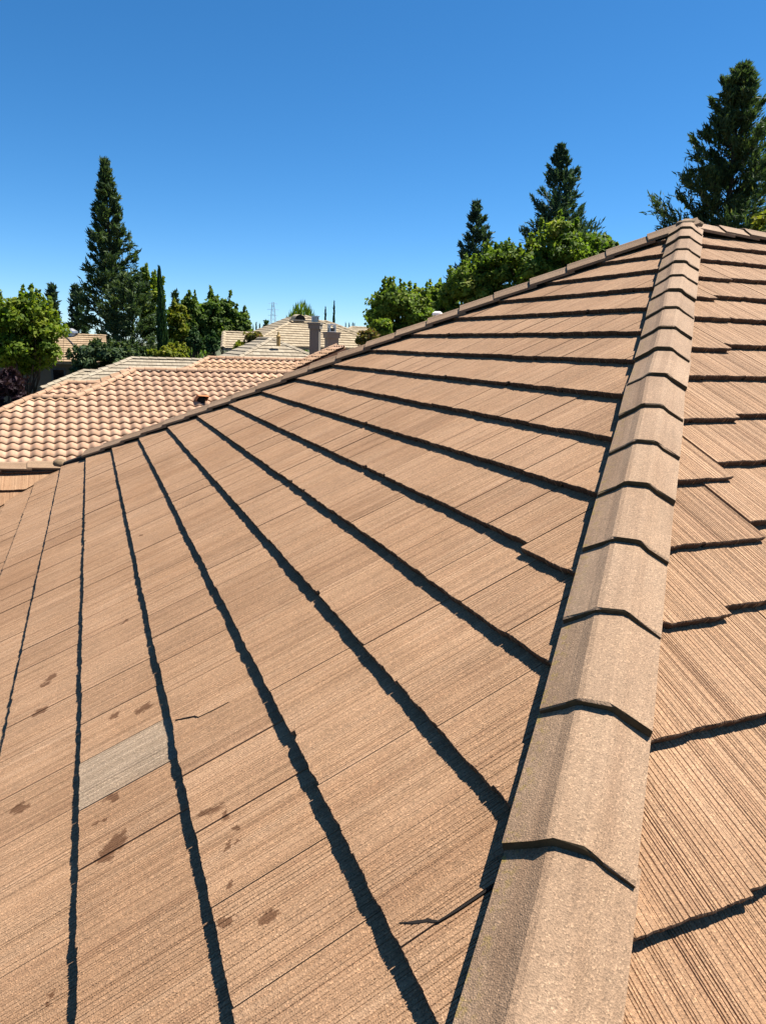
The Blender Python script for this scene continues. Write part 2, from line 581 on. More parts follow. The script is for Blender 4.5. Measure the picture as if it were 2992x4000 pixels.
def plan_tiles(face, polys, rows, width, phase, templates, length, behind, extra=None, mats=None, jitter=0.0):
    """rows: list of (key, s_top, exposure). Returns TileJobs. Local tile frame: x across, y down, from s_top."""
    jobs = []
    for poly in polys:
        hp = halfplanes(poly)
        us = [p[0] for p in poly]
        ss = [p[1] for p in poly]
        for (key, s0, ex) in rows:
            if s0 + ex < min(ss) or s0 > max(ss):
                continue
            ph = phase(key)
            k0 = math.floor((min(us) - ph) / width) - 1
            k1 = math.ceil((max(us) - ph) / width) + 1
            for k in range(k0, k1):
                u0 = ph + k * width
                if u0 + width < min(us) or u0 > max(us):
                    continue
                e2 = extra(key, u0 + width / 2) if extra else 0.0
                cs = [(u0, s0), (u0 + width, s0), (u0 + width, s0 + ex + e2), (u0, s0 + ex + e2)]
                cuts, outside = [], False
                for (a, b, c) in hp:
                    d = [a * p[0] + b * p[1] + c for p in cs]
                    if max(d) < 0.004:
                        outside = True
                        break
                    if min(d) < -0.004:
                        cuts.append((a, b, c))
                if outside:
                    continue
                # the polygon-clipped cell must not vanish
                pl = [np.array(p) for p in cs]
                for (a, b, c) in cuts:
                    q = []
                    for i in range(len(pl)):
                        p0, p1 = pl[i], pl[(i + 1) % len(pl)]
                        d0, d1 = a * p0[0] + b * p0[1] + c, a * p1[0] + b * p1[1] + c
                        if d0 >= 0:
                            q.append(p0)
                        if (d0 >= 0) != (d1 >= 0):
                            q.append(p0 + (p1 - p0) * (d0 / (d0 - d1)))
                    pl = q
                    if len(pl) < 3:
                        break
                if len(pl) < 3:
                    continue
                x = [p[0] for p in pl]
                y = [p[1] for p in pl]
                ar = 0.5 * abs(sum(x[i] * y[(i + 1) % len(pl)] - x[(i + 1) % len(pl)] * y[i] for i in range(len(pl))))
                if ar < 0.0006:
                    continue
                j = TileJob()
                j.u, j.s, j.n = u0, s0 + e2 + float(rng.uniform(-1, 1)) * jitter, float(rng.uniform(-1, 1)) * jitter * 0.35
                j.tmpl = int(rng.integers(len(templates)))
                # cuts in the tile frame
                j.cuts = [(a, b, a * j.u + b * j.s + c) for (a, b, c) in cuts]
                j.area = screen_area(np.array([face.pt(p[0], p[1], 0.02) for p in pl]), behind)
                j.mat = mats(key, u0 + width / 2) if mats else None
                jobs.append(j)
    return jobs


def build_tiles(jobs_by_part, templates, tmesh, name, default_mat, limit=300, edge=None):
    """the `limit` pieces that show largest become objects; the rest is joined into one stuff part for each slope"""
    allj = sorted([(j.area, id(j)) for f, p, js in jobs_by_part for j in js], reverse=True)
    keep = set(i for a, i in allj[:limit] if a > 0)
    count = 0
    for face, part, js in jobs_by_part:
        rv, rf = [], []
        for j in js:
            mat = j.mat or default_mat
            if id(j) in keep:
                if j.cuts:
                    v, f = clip_template(*templates[j.tmpl], j.cuts)
                    if not f:
                        continue
                    me = mesh_from(name, v, f)
                    me.materials.append(mat)
                    if edge:
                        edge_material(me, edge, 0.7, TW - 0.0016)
                else:
                    me = tmesh[j.tmpl]
                    if mat is not default_mat:
                        me = me.copy()
                        me.materials[0] = mat
                place(name, me, None, part, face.matrix(j.u, j.s, j.n))
                count += 1
            else:
                v, f = templates[j.tmpl]
                if j.cuts:
                    v, f = clip_template(v, f, j.cuts)
                b = len(rv)
                rv += [(p[0] + j.u, p[1] + j.s, p[2] + j.n) for p in v]
                rf += [tuple(i + b for i in q) for q in f]
        if rf:
            o = place(name, mesh_from(name + '_rest', rv, rf), default_mat, part, face.matrix())
            stuff(o)
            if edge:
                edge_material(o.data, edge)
    print('TILES', name, 'objects', count, 'of', len(allj))


def shake_template(r, w, ex, t, head=0.05, groove=1.0, lip=0.020):
    us, gs = [0.0], [0.0]
    u = float(r.uniform(.003, .008))
    while u < w - 0.012:
        d = float(r.uniform(0.0009, 0.0028)) * groove
        if r.random() < 0.16:
            d *= 1.7
        wd = float(r.uniform(0.0022, 0.0042))
        lift = float(r.uniform(-0.0006, 0.0006))
        us += [u, u + wd * .5, u + wd]
        gs += [lift, lift - d, lift]
        u += wd + float(r.choice([r.uniform(0.0015, 0.005), r.uniform(0.004, 0.013)]))
    jw = float(r.uniform(0.0012, 0.0031))
    us += [w - jw - 0.0002, w - jw, w - 0.0001]             # side lap: a narrow channel that collects dirt
    gs += [0.0, -0.009, -0.009]
    n = len(us)
    us = np.array(us)
    gs = np.array(gs)
    # slow waviness and the ragged lower edge
    kn = np.linspace(0, w, 7)
    wav = np.interp(us, kn, r.uniform(-0.0022, 0.0022, 7))
    rag = np.interp(us, np.linspace(0, w, 9), r.uniform(-0.0028, 0.0028, 9)) + r.uniform(-0.0012, 0.0012, n)
    if r.random() < 0.14:                                     # a chipped corner
        side = r.random() < 0.5
        k = (us < 0.03) if side else (us > w - 0.035)
        rag = rag - k * float(r.uniform(0.004, 0.012))
    slope = t / ex
    verts, faces = [], []
    for i in range(n):
        g = gs[i] + wav[i]
        thick = 0.017 if us[i] < lip else t - 0.002
        se = ex + rag[i]
        verts.append((us[i], -head, -slope * head + g))
        verts.append((us[i], se - 0.003, slope * se + g))
        verts.append((us[i], se, slope * se + g - 0.004))
        verts.append((us[i], se - 0.004, slope * se + g - thick))
    for i in range(n - 1):
        a, b = 4 * i, 4 * (i + 1)
        faces += [(a, a + 1, b + 1, b), (a + 1, a + 2, b + 2, b + 1), (a + 2, a + 3, b + 3, b + 2)]
    # underside and sides
    hb0 = len(verts)
    verts += [(0, -head, -slope * head - 0.02), (us[-1], -head, -slope * head - 0.02)]
    faces.append((hb0, hb0 + 1) + tuple(4 * i + 3 for i in reversed(range(n))))
    faces.append((0, hb0, 3, 2, 1))
    e = 4 * (n - 1)
    faces.append((e, e + 1, e + 2, e + 3, hb0 + 1))
    return verts, faces


def flat_template(w, ex, t, head=0.04, gap=0.006, lip=0.0):
    w2 = w - gap
    sl = t / ex
    v = [(0, -head, -sl * head), (w2, -head, -sl * head), (w2, ex, t), (0, ex, t + lip), (0, ex, 0.002), (w2, ex, 0.002), (0, -head, -sl * head - .02), (w2, -head, -sl * head - .02)]
    f = [(0, 3, 2, 1), (3, 4, 5, 2), (0, 6, 4, 3), (1, 2, 5, 7), (6, 7, 5, 4)]
    return v, f


def s_template(w, ex, amp, t=0.016, rise=0.03, nu=15, head=0.05):
    sl = rise / ex
    v, f = [], []
    for i in range(nu):
        u = (w + 0.012) * i / (nu - 1)
        x = u / w
        z = amp * (0.5 - 0.5 * math.cos(2 * math.pi * x)) ** 0.85 if x <= 1 else 0.0
        v += [(u, -head, z - sl * head), (u, ex, z + rise), (u, ex + 0.001, z + rise - t), (u, -head, z - sl * head - t)]
    for i in range(nu - 1):
        a, b = 4 * i, 4 * (i + 1)
        f += [(a, a + 1, b + 1, b), (a + 1, a + 2, b + 2, b + 1), (a + 2, a + 3, b + 3, b + 2)]
    return v, f


def poly_uv(face, pts):
    return [face.uv(x, y) for x, y in pts]


def deck_mesh(name, face, pts, n=-0.035):
    """the sloping deck under the tiles, a slab"""
    a = [face.pt(*face.uv(x, y), n) for x, y in pts]
    b = [p + np.array([0, 0, -0.12]) for p in a]
    k = len(a)
    fs = [tuple(range(k)), tuple(range(2 * k - 1, k - 1, -1))]
    for i in range(k):
        j = (i + 1) % k
        fs.append((i, k + i, k + j, j))
    return mesh_from(name, a + b, fs)


# ------------------------------------------------------------------ the near house
EX = 0.343
L0, R0 = 0.742, 0.123
TW = 0.2745
TH = 0.031
XE = 6.05                                                       # plan distance of the eave from the apex
house = thing('house', 'brown house roof of flat shake tiles with capped hips filling the foreground', 'house', (2.0, 0.0, 0.0))

faceL = Face((0, 0, H0), (-1, 0), M_)
faceR = Face((0, 0, H0), (0, -1), M_)
faceB = Face((0, 0, H0), (0, 1), M_)
YW = 5.085
faceW = Face((-YW, YW, H0 - M_ * YW), (0, -1), M_)
VB = 10.17
polyL = [[(0, 0), (-YW, YW), (-XE, VB - XE), (-XE, -XE)]]
polyR = [[(0, 0), (-XE, -XE), (9.0, -XE), (9.0, 0)]]
polyW = [[(-YW, YW), (-XE, VB - XE), (-9.0, VB - XE), (-9.0, YW)]]
polyB = [[(0, 0), (9.0, 0), (9.0, XE), (-XE + 0.6, XE)], ]

deckL = place('roof_slope', deck_mesh('roof_slope', faceL, polyL[0]), MAT['felt'], house)
deckR = place('roof_slope', deck_mesh('roof_slope', faceR, polyR[0]), MAT['felt'], house)
deckW = place('roof_slope', deck_mesh('roof_slope', faceW, polyW[0]), MAT['felt'], house)
deckB = place('roof_slope', deck_mesh('roof_slope', faceB, [(0, 0), (9, 0), (9, XE), (-XE, XE)], 0.02), MAT['shake'], house)
deckWB = place('roof_slope', deck_mesh('roof_slope', Face((-YW, YW, H0 - M_ * YW), (0, 1), M_), [(-YW, YW), (-XE, XE), (-9, XE), (-9, YW)], 0.02), MAT['shake'], house)
zE = H0 - M_ * XE
wm = MB()
wm.box((1.55, 0, (zE - 0.35) / 2), (14.0, 11.1, zE - 0.35))
place('wall', wm.mesh('wall'), MAT['stucco'], house)
fm = MB()
fm.box((-XE - 0.02, -0.9, zE - 0.12), (0.05, 2 * XE - 1.8, 0.2))
place('fascia', fm.mesh('fascia'), MAT['trim'], house)
fm = MB()
fm.box((1.5, -XE - 0.02, zE - 0.12), (15.0, 0.05, 0.2))
place('fascia', fm.mesh('fascia'), MAT['trim'], house)

tr = np.random.default_rng(21)
SH = [shake_template(tr, TW, EX, TH) for _ in range(14)]
SHM = []
for v, f in SH:
    me = mesh_from('roof_tile', v, f)
    me.materials.append(MAT['shake'])
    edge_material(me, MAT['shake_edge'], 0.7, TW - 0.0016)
    SHM.append(me)
rowsL = [(k, (k - 1 + L0) * EX, EX) for k in range(0, 20)]
rowsR = [(k, (k - 1 + R0) * EX, EX) for k in range(0, 20)]
JL = {15: -2.403, 14: -3.114, 13: -3.516, 10: -2.795, 12: -3.05}
LEADR = {3: (-0.485, .03), 4: (-0.94, .045), 6: (-1.446, .055), 8: (-1.994, .035), 9: (-2.40, .095), 10: (-2.547, .08), 11: (-2.97, .035), 13: (-3.514, .014), 12: (-3.379, .0), 5: (-1.098, .004), 7: (-1.881, .004), 1: (.103, .0), 2: (-.031, .004)}


def phL(k):
    return JL.get(k, (k * 0.41 * TW) % TW)


def phR(k):
    return -LEADR[k][0] if k in LEADR else (k * 0.45 * TW) % TW


def exL(k, u):
    if k == 10 and u < -2.795:
        return 0.034
    return 0.0


def exR(k, u):
    if k in LEADR and u > -LEADR[k][0]:
        return LEADR[k][1]
    return 0.0


def mtL(k, u):
    if k == 15 and -2.403 - TW < u < -2.403:
        return MAT['grey_shake']
    return None


jobsL = plan_tiles(faceL, [poly_uv(faceL, p) for p in polyL], rowsL, TW, phL, SH, EX, False, exL, mtL, 0.003)
jobsR = plan_tiles(faceR, [poly_uv(faceR, p) for p in polyR], rowsR, TW, phR, SH, EX, False, exR, None, 0.0025)
rowsW = [(k, (k - 1) * EX + 0.12, EX) for k in range(0, 12)]
jobsW = plan_tiles(faceW, [poly_uv(faceW, p) for p in polyW], rowsW, TW, lambda k: (k % 2) * TW / 2, SH, EX, False, None, None, 0.004)
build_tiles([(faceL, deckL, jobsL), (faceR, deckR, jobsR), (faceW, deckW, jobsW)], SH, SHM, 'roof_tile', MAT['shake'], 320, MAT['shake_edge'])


# hip and ridge caps: a flat crown with two sloping wings, lapped
def cap_template(r, half_top=0.037, half=0.129, h_top=0.0, drop=0.064, t=0.021, ln=0.40, tilt=0.020):
    """x across, y down the hip (nose at y=0), z out of the roof; crown at z=0"""
    prof = [(-half, -drop), (-half_top - .030, -0.0245), (-half_top - .006, -0.005), (-half_top + .008, -0.0005), (half_top - .008, -0.0005), (half_top + .006, -0.005), (half_top + .030, -0.0245), (half, -drop)]
    v, f = [], []
    n = len(prof)
    ys = [0.0, -0.004, -ln]
    for yi, y in enumerate(ys):
        for k, (x, z) in enumerate(prof):
            rg = float(r.uniform(-0.004, 0.004)) if yi < 2 else 0
            zz = z + tilt * y / ln - (0.004 if yi == 0 else 0)
            v.append((x, y + rg, zz))
    base = len(v)
    for k, (x, z) in enumerate(prof):                         # inner nose edge
        v.append((x * (0.97 if k in (0, n - 1) else 0.95), 0.0015, z - t))
    for k, (x, z) in enumerate(prof):
        v.append((x * (0.97 if k in (0, n - 1) else 0.95), -ln, z - t - tilt))
    for yi in range(2):
        for k in range(n - 1):
            a = yi * n + k
            f.append((a, a + 1, a + n + 1, a + n))
    for k in range(n - 1):
        f.append((base + k, base + k + 1, k + 1, k))          # nose
        f.append((base + n + k, base + n + k + 1, base + k + 1, base + k))
    f.append((0, n, 2 * n, base + n, base))
    f.append((n - 1, base + n - 1, base + 2 * n - 1, 3 * n - 1, 2 * n - 1))
    return v, f


def line_matrix(p, down, normal):
    dn = Vector(down).normalized()
    nz = Vector(normal)
    nz = (nz - dn * nz.dot(dn)).normalized()
    sx = dn.cross(nz)
    return Matrix(((sx[0], dn[0], nz[0], p[0]), (sx[1], dn[1], nz[1], p[1]), (sx[2], dn[2], nz[2], p[2]), (0, 0, 0, 1)))


cr = np.random.default_rng(5)
CAPT = []
for _ in range(8):
    me = mesh_from('hip_cap', *cap_template(cr))
    me.materials.append(MAT['cap'])
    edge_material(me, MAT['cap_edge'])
    CAPT.append(me)


def cap_line(noses, start, direction, normal, height, parent, name='hip_cap'):
    d = Vector(direction).normalized()
    nrm = Vector(normal)
    nrm = (nrm - d * nrm.dot(d)).normalized()
    for i, s in enumerate(noses):
        p = Vector(start) + d * s + nrm * (height + float(cr.uniform(-.002, .002)))
        mm = line_matrix(p, d, nrm) @ Matrix.Rotation(float(cr.uniform(-.02, .02)), 4, 'Z') @ Matrix.Rotation(float(cr.uniform(-.025, .025)), 4, 'Y')
        place(name, CAPT[i % len(CAPT)], None, parent, mm)


apex = (0, 0, H0)
HIP1 = [.27, .60, .993, 1.355, 1.711, 2.041, 2.398, 2.747, 3.07, 3.408, 3.76, 4.10, 4.424, 4.774, 5.121, 5.459, 5.829, 6.18, 6.53, 6.88, 7.23, 7.58, 7.93, 8.28]
cap_line(HIP1, apex, (-1, -1, -M_), (-SP, -SP, 2 * CP), 0.0955, house)
HIP2 = [.296 + .3435 * i for i in range(22)]
cap_line([s for s in HIP2 if s < 7.5], apex, (-1, 1, -M_), (-SP, SP, 2 * CP), 0.0955, house)
cap_line([-(.02 + .29 * i) for i in range(30)], apex, (-1, 0, 0), (0, 0, 1), 0.078, house, 'ridge_cap')
cap_line([.40 + .345 * i for i in range(11)], (-YW, YW, H0 - M_ * YW), (-1, 0, 0), (0, 0, 1), 0.095, house, 'ridge_cap')


def batten(a, b, n, name, w=0.05, h=0.06):
    a, b, n = Vector(a), Vector(b), Vector(n).normalized()
    d = (b - a).normalized()
    n = (n - d * n.dot(d)).normalized()
    s = d.cross(n)
    vs = []
    for p in (a, b):
        for (x, z) in ((-w, -0.02), (w, -0.02), (w, h - 0.02), (0.6 * w, h), (-0.6 * w, h), (-w, h - 0.02)):
            vs.append(p + s * x + n * z)
    k = 6
    fs = [tuple(range(k))[::-1], tuple(range(k, 2 * k))] + [(i, (i + 1) % k, k + (i + 1) % k, k + i) for i in range(k)]
    return place(name, mesh_from(name, vs, fs), MAT['felt'], house)


batten(apex, (-XE, -XE, zE), (-SP, -SP, 2 * CP), 'hip_batten', 0.062, 0.05)
batten(apex, (-YW, YW, H0 - M_ * YW), (-SP, SP, 2 * CP), 'hip_batten', 0.062, 0.05)
batten(apex, (9, 0, H0), (0, 0, 1), 'ridge_batten', 0.06, 0.055)
batten((-YW, YW, H0 - M_ * YW), (-9, YW, H0 - M_ * YW), (0, 0, 1), 'ridge_batten', 0.06, 0.05)


def lump(center, rx, ry, rz, seed, nu=12, nv=7):
    r = np.random.default_rng(seed)
    v, f = [], []
    for i in range(nv + 1):
        th = math.pi * i / nv
        for k in range(nu):
            ph = 2 * math.pi * k / nu
            q = 1 + float(r.uniform(-.13, .13))
            v.append((center[0] + rx * q * math.sin(th) * math.cos(ph), center[1] + ry * q * math.sin(th) * math.sin(ph), center[2] + rz * q * math.cos(th)))
    for i in range(nv):
        for k in range(nu):
            k2 = (k + 1) % nu
            f.append((i * nu + k, i * nu + k2, (i + 1) * nu + k2, (i + 1) * nu + k))
    return v, f


v, f = lump((0.02, 0.0, H0 + 0.05), .11, .11, .045, 3)
place('mortar_bed', mesh_from('mortar_bed', v, f, True), MAT['mortar'], house)
v, f = lump((-YW - 0.02, YW - 0.02, H0 - M_ * YW + 0.05), .10, .10, .06, 4)
place('mortar_bed', mesh_from('mortar_bed', v, f, True), MAT['mortar'], house)


# cracks in two tiles (thin open lines that follow the tile surface)
def crack(pts, widths, face, row_s0):
    vs, fs = [], []
    for i, ((u, s), w) in enumerate(zip(pts, widths)):
        j0, j1 = pts[max(0, i - 1)], pts[min(len(pts) - 1, i + 1)]
        du, ds = j1[0] - j0[0], j1[1] - j0[1]
        l = math.hypot(du, ds)
        nu, ns = -ds / l, du / l
        n = TH * (s - row_s0) / EX + 0.0040
        for sg in (-1, 1):
            for dz in (0.0, -0.004):
                vs.append(face.pt(u + nu * w * sg, s + ns * w * sg, n + dz))
    for i in range(len(pts) - 1):
        a, b = 4 * i, 4 * (i + 1)
        fs += [(a, b, b + 2, a + 2), (a, a + 1, b + 1, b), (a + 2, b + 2, b + 3, a + 3)]
    return vs, fs


v, f = crack([(-3.797, 4.50), (-3.797, 4.543), (-3.796, 4.583), (-3.793, 4.625), (-3.785, 4.635), (-3.778, 4.64), (-3.772, 4.652), (-3.766, 4.662), (-3.757, 4.676), (-3.745, 4.692)],
             [.0025, .0025, .0025, .002, .003, .0036, .003, .0036, .002, .001], faceL, (12 + L0) * EX)
place('crack', mesh_from('crack', v, f), MAT['crack'], deckL)
v, f = crack([(-2.511, 5.038), (-2.529, 5.008), (-2.551, 4.972), (-2.571, 4.961), (-2.577, 4.908), (-2.578, 4.85)], [.0006, .0013, .0018, .0015, .001, .0006], faceL, (13 + L0) * EX)
place('crack', mesh_from('crack', v, f), MAT['crack'], deckL)

# white vent pipe standing behind the hip, on the far slope
vt = thing('vent_pipe', 'white capped vent pipe just behind the far hip of the near roof', 'vent pipe', (-1.256, 2.056, H0 - M_ * 2.056))
zt = H0 - 0.665
place('pipe', MB().tube([(-1.256, 2.056, H0 - M_ * 2.056 - .05), (-1.256, 2.056, zt)], .028, 10).mesh('pipe'), MAT['darkmetal'], vt)
place('cap', MB().tube([(-1.256, 2.056, zt - .012), (-1.256, 2.056, zt + .012), (-1.256, 2.056, zt + .03)], [.055, .055, .03], 12).mesh('cap'), MAT['white'], vt)


# ------------------------------------------------------------------ neighbour houses
def tiled_roof(parent, faces, templates, tmesh, name, mat, width, ex, limit, phase=None, jitter=0.004, deck_n=-0.03):
    jl = []
    for (face, polys) in faces:
        n_rows = int(max(s for p in polys for (u, s) in poly_uv(face, p)) / ex) + 2
        rows = [(k, (k - 1) * ex + 0.06, ex) for k in range(0, n_rows)]
        part = place('roof_slope', deck_mesh('roof_slope', face, polys[0], deck_n), mat, parent)
        for extra_poly in polys[1:]:
            d2 = place('roof_slope', deck_mesh('roof_slope', face, extra_poly, deck_n), mat, parent)
        js = plan_tiles(face, [poly_uv(face, p) for p in polys], rows, width, phase or (lambda k: (k % 2) * width / 2), templates, ex, True, None, None, jitter)
        jl.append((face, part, js))
    build_tiles(jl, templates, tmesh, name, mat, limit)


def barrel_template(r0=0.105, r1=0.088, ln=0.41, n=9, t=0.014):
    v, f = [], []
    for (y, r) in ((0.0, r0), (-ln, r1)):
        for rr in (r, r - t):
            for k in range(n):
                a = math.pi * (k / (n - 1))
                v.append((-rr * math.cos(a), y, rr * math.sin(a) * 0.9))
    for k in range(n - 1):
        f.append((k, k + 1, 2 * n + k + 1, 2 * n + k))
        f.append((n + k, n + k + 1, k + 1, k))
        f.append((3 * n + k, 3 * n + k + 1, n + k + 1, n + k))
    f += [(0, 2 * n, 3 * n, n), (n - 1, 2 * n - 1, 4 * n - 1, 3 * n - 1)]
    return v, f


BAR = mesh_from('ridge_tile', *barrel_template())
BAR.materials.append(MAT['stile_cap'])


def ridge_run(a, b, parent, mesh, ex, lift, name='ridge_tile', up=(0, 0, 1)):
    """caps lapped from a (high or far end) down to b"""
    a, b = Vector(a), Vector(b)
    d = b - a
    L = d.length
    d.normalize()
    n = max(1, int(round(L / ex)))
    for i in range(n):
        p = a + d * (L * (i + 1) / n) + Vector((0, 0, lift))
        mm = line_matrix(p, d, up) @ Matrix.Rotation(float(cr.uniform(-.02, .02)), 4, 'Z')
        place(name, mesh, None, parent, mm)


# peach S-tile house next door
TS = 0.42
s_house = thing('house', 'house with a peach coloured wavy S tile roof just beyond the near roof', 'house', (0, 18, 0))
SW, SE = 0.282, 0.349
zr = H0 - 2.03
S_T = [s_template(SW, SE, 0.056, rise=0.036) for _ in range(1)]
S_M = []
for v, f in S_T:
    me = mesh_from('roof_tile', v, f, True)
    me.materials.append(MAT['stile'])
    S_M.append(me)
fS = Face((-5.11, 20.0, zr), (0, -1), TS)
pA = [(9, 20), (-3.29, 20), (-5.11, 18.18), (-5.11, 12.6), (9, 12.6)]
pB = [(-5.11, 18.18), (-6.29, 18.18), (-11.87, 12.6), (-5.11, 12.6)]
zw1 = zr - TS * 1.82
fW1b = Face((-5.11, 18.18, zw1), (0, 1), TS)
pW1b = [(-4.0, 18.18), (-6.29, 18.18), (-7.37, 19.26), (-4.0, 19.26)]
fLf = Face((-3.29, 20.0, zr), (-1, 0), TS)
pLf = [(-3.29, 20.0), (-5.11, 18.18), (-5.11, 22.6), (-3.29, 22.6)]
zw2 = zr - 0.49
fW2 = Face((-5.41, 21.0, zw2), (0, -1), TS)
pW2 = [(-4.46, 21.0), (-5.41, 21.0), (-7.15, 19.26), (-4.46, 19.26)]
zu = H0 - 1.66
fU = Face((-0.38, 23.5, zu), (0, -1), TS)
pU = [(3.4, 23.5), (-0.38, 23.5), (-2.58, 21.3), (2.3, 21.3)]
fV = Face((4.8, 23.5, zu + 0.45 * 1.4), (-1, 0), 0.45)
pV = [(4.8, 23.5), (3.4, 23.5), (2.3, 22.2), (4.8, 22.2)]
tiled_roof(s_house, [(fS, [pA, pB]), (fW2, [pW2]), (fU, [pU]), (fV, [pV]), (fW1b, [pW1b]), (fLf, [pLf])], S_T, S_M, 'roof_tile', MAT['stile'], SW, SE, 300, phase=lambda k: 0.0, jitter=0.006, deck_n=-0.02)
# plain back slopes
for nm, fc, pl in [('roof_slope', Face((-5.11, 20.0, zr), (0, 1), TS), [(9, 20), (-3.29, 20), (-3.29, 22.5), (9, 22.5)]),
                   ('roof_slope', Face((-5.41, 21.0, zw2), (0, 1), TS), [(-4.46, 21), (-5.41, 21), (-8.0, 23.6), (-4.46, 23.6)]),
                   ('roof_slope', Face((-0.38, 23.5, zu), (0, 1), TS), [(4.8, 23.5), (-.38, 23.5), (-1.3, 24.42), (4.8, 24.42)]),
                   ('roof_slope', Face((-6.29, 18.18, zw1), (-1, 0), TS), [(-6.29, 18.18), (-11.87, 12.6), (-11.87, 18.8), (-6.9, 18.8)]),
                   ('roof_slope', Face((-0.38, 23.5, zu), (-1, 0), TS), [(-.38, 23.5), (-2.58, 21.3), (-2.58, 24.4), (-1.3, 24.4)])]:
    place(nm, deck_mesh(nm, fc, pl, 0.02), MAT['stile'], s_house)
RX = 0.34
ridge_run((9, 20, zr), (-3.35, 20, zr), s_house, BAR, RX, 0.05)
ridge_run((-3.29, 20, zr), (-5.11, 18.18, zw1), s_house, BAR, RX, 0.045, 'hip_tile')
ridge_run((-5.11, 18.18, zw1), (-6.32, 18.18, zw1), s_house, BAR, RX, 0.04)
ridge_run((-6.29, 18.18, zw1), (-11.87, 12.6, zw1 - TS * 5.58), s_house, BAR, RX, 0.045, 'hip_tile')
ridge_run((-4.46, 21, zw2), (-5.45, 21, zw2), s_house, BAR, RX, 0.04)
ridge_run((-5.41, 21, zw2), (-7.15, 19.26, zw2 - TS * 1.74), s_house, BAR, RX, 0.045, 'hip_tile')
ridge_run((3.4, 23.5, zu), (-0.42, 23.5, zu), s_house, BAR, RX, 0.05)
ridge_run((-0.38, 23.5, zu), (-2.58, 21.3, zu - TS * 2.2), s_house, BAR, RX, 0.045, 'hip_tile')
ridge_run((4.8, 23.5, zu + .63), (3.3, 23.5, zu - .04), s_house, BAR, RX, 0.04, 'rake_tile')
wl = MB()
wl.box((-1.2, 18.0, 1.7), (18.0, 9.6, 3.4))
place('wall', wl.mesh('wall'), MAT['stucco'], s_house)

# broken orange vent on that roof
pv = fS.pt(*fS.uv(-1.51, 17.96), 0.0)
ov = thing('roof_vent', 'orange terracotta vent hood poking up from the S tile roof', 'roof vent', (pv[0], pv[1], pv[2]))
hood = []
for (dx, dy, dz) in ((-.17, -.20, .05), (.16, -.20, .05), (.23, -.02, .24), (-.10, -.02, .25), (-.15, .25, .12), (.18, .25, .12), (.24, -.26, .21), (-.06, -.24, .23)):
    hood.append((pv[0] + dx, pv[1] + dy, pv[2] + dz))
place('hood', mesh_from('hood', hood, [(2, 6, 7, 3), (3, 4, 5, 2), (0, 4, 3), (1, 2, 5), (1, 6, 2), (0, 3, 7)]), MAT['terracotta'], ov)
place('throat', MB().box((pv[0] + .02, pv[1] + .03, pv[2] + .08), (.22, .26, .17)).mesh('throat'), MAT['felt'], ov)

# near pale house with flat tiles
FLW, FLE = 0.33, 0.343
PALE_T = [flat_template(FLW, FLE, 0.035)]
CAPFAR = mesh_from('ridge_tile', *cap_template(cr))


def flat_house(label, loc, mat_key, faces, limit, wall_boxes, wall_mat, ridges):
    h = thing('house', label, 'house', loc)
    tm = mesh_from('roof_tile', *PALE_T[0])
    tm.materials.append(MAT[mat_key])
    tiled_roof(h, faces, PALE_T, [tm], 'roof_tile', MAT[mat_key], FLW, FLE, limit)
    cm = CAPFAR.copy()
    cm.materials.clear()
    cm.materials.append(MAT[mat_key])
    for a, b, nm in ridges:
        ridge_run(a, b, h, cm, 0.36, 0.085, nm)
    for c, d in wall_boxes:
        place('wall', MB().box(c, d).mesh('wall'), MAT[wall_mat], h)
    return h


T4 = 0.40
zn = H0 - 1.79
fN = Face((-3.0, 28.0, zn), (0, -1), T4)
pN = [(9, 28), (-3.0, 28), (-5.8, 25.2), (9, 25.2)]
fNl = Face((-3.0, 28.0, zn), (-1, 0), T4)
pNl = [(-3, 28), (-5.8, 25.2), (-5.8, 31), (-3, 28.2)]
zc_ = H0 - 0.76
TC = 0.46
fC = Face((3.0, 27.3, zc_), (0, -1), TC)
pC = [(3.0, 27.3), (0.7, 25.0), (5.3, 25.0)]
fCl = Face((3.0, 27.3, zc_), (-1, 0), TC)
pCl = [(3.0, 27.3), (3.0, 30), (0.7, 30), (0.7, 25.0)]
zsw = H0 - 2.39
fNs = Face((-4.95, 28.6, zsw), (0, -1), T4)
pNs = [(-4.4, 28.6), (-4.95, 28.6), (-6.6, 26.95), (-4.4, 26.95)]
n_house = flat_house('pale beige hip roofed house directly behind the S tile roof', (1, 28, 0), 'pale',
                     [(fN, [pN]), (fC, [pC]), (fCl, [pCl]), (fNl, [pNl]), (fNs, [pNs])], 300,
                     [((1.8, 28.2, 2.6), (13.6, 5.2, 5.2)), ((3.0, 27.9, 3.3), (4.2, 5.2, 6.6))], 'stucco',
                     [((9, 28, zn), (-3.0, 28, zn), 'ridge_tile'), ((-3, 28, zn), (-5.8, 25.2, zn - T4 * 2.8), 'hip_tile'),
                      ((3, 27.3, zc_), (0.7, 25.0, zc_ - TC * 2.3), 'hip_tile'), ((3, 27.3, zc_), (5.3, 25.0, zc_ - TC * 2.3), 'hip_tile'),
                      ((3, 30, zc_), (3, 27.3, zc_), 'ridge_tile'), ((-4.4, 28.6, zsw), (-4.95, 28.6, zsw), 'ridge_tile'),
                      ((-4.95, 28.6, zsw), (-6.6, 26.95, zsw - T4 * 1.65), 'hip_tile')])
place('roof_slope', deck_mesh('roof_slope', Face((-3.0, 28.0, zn), (0, 1), T4), [(9, 28), (-3, 28), (-5.8, 30.8), (9, 30.8)], 0.02), MAT['pale'], n_house)
place('roof_slope', deck_mesh('roof_slope', Face((3.0, 27.3, zc_), (1, 0), TC), [(3, 27.3), (5.3, 25), (5.3, 30), (3, 30)], 0.02), MAT['pale'], n_house)
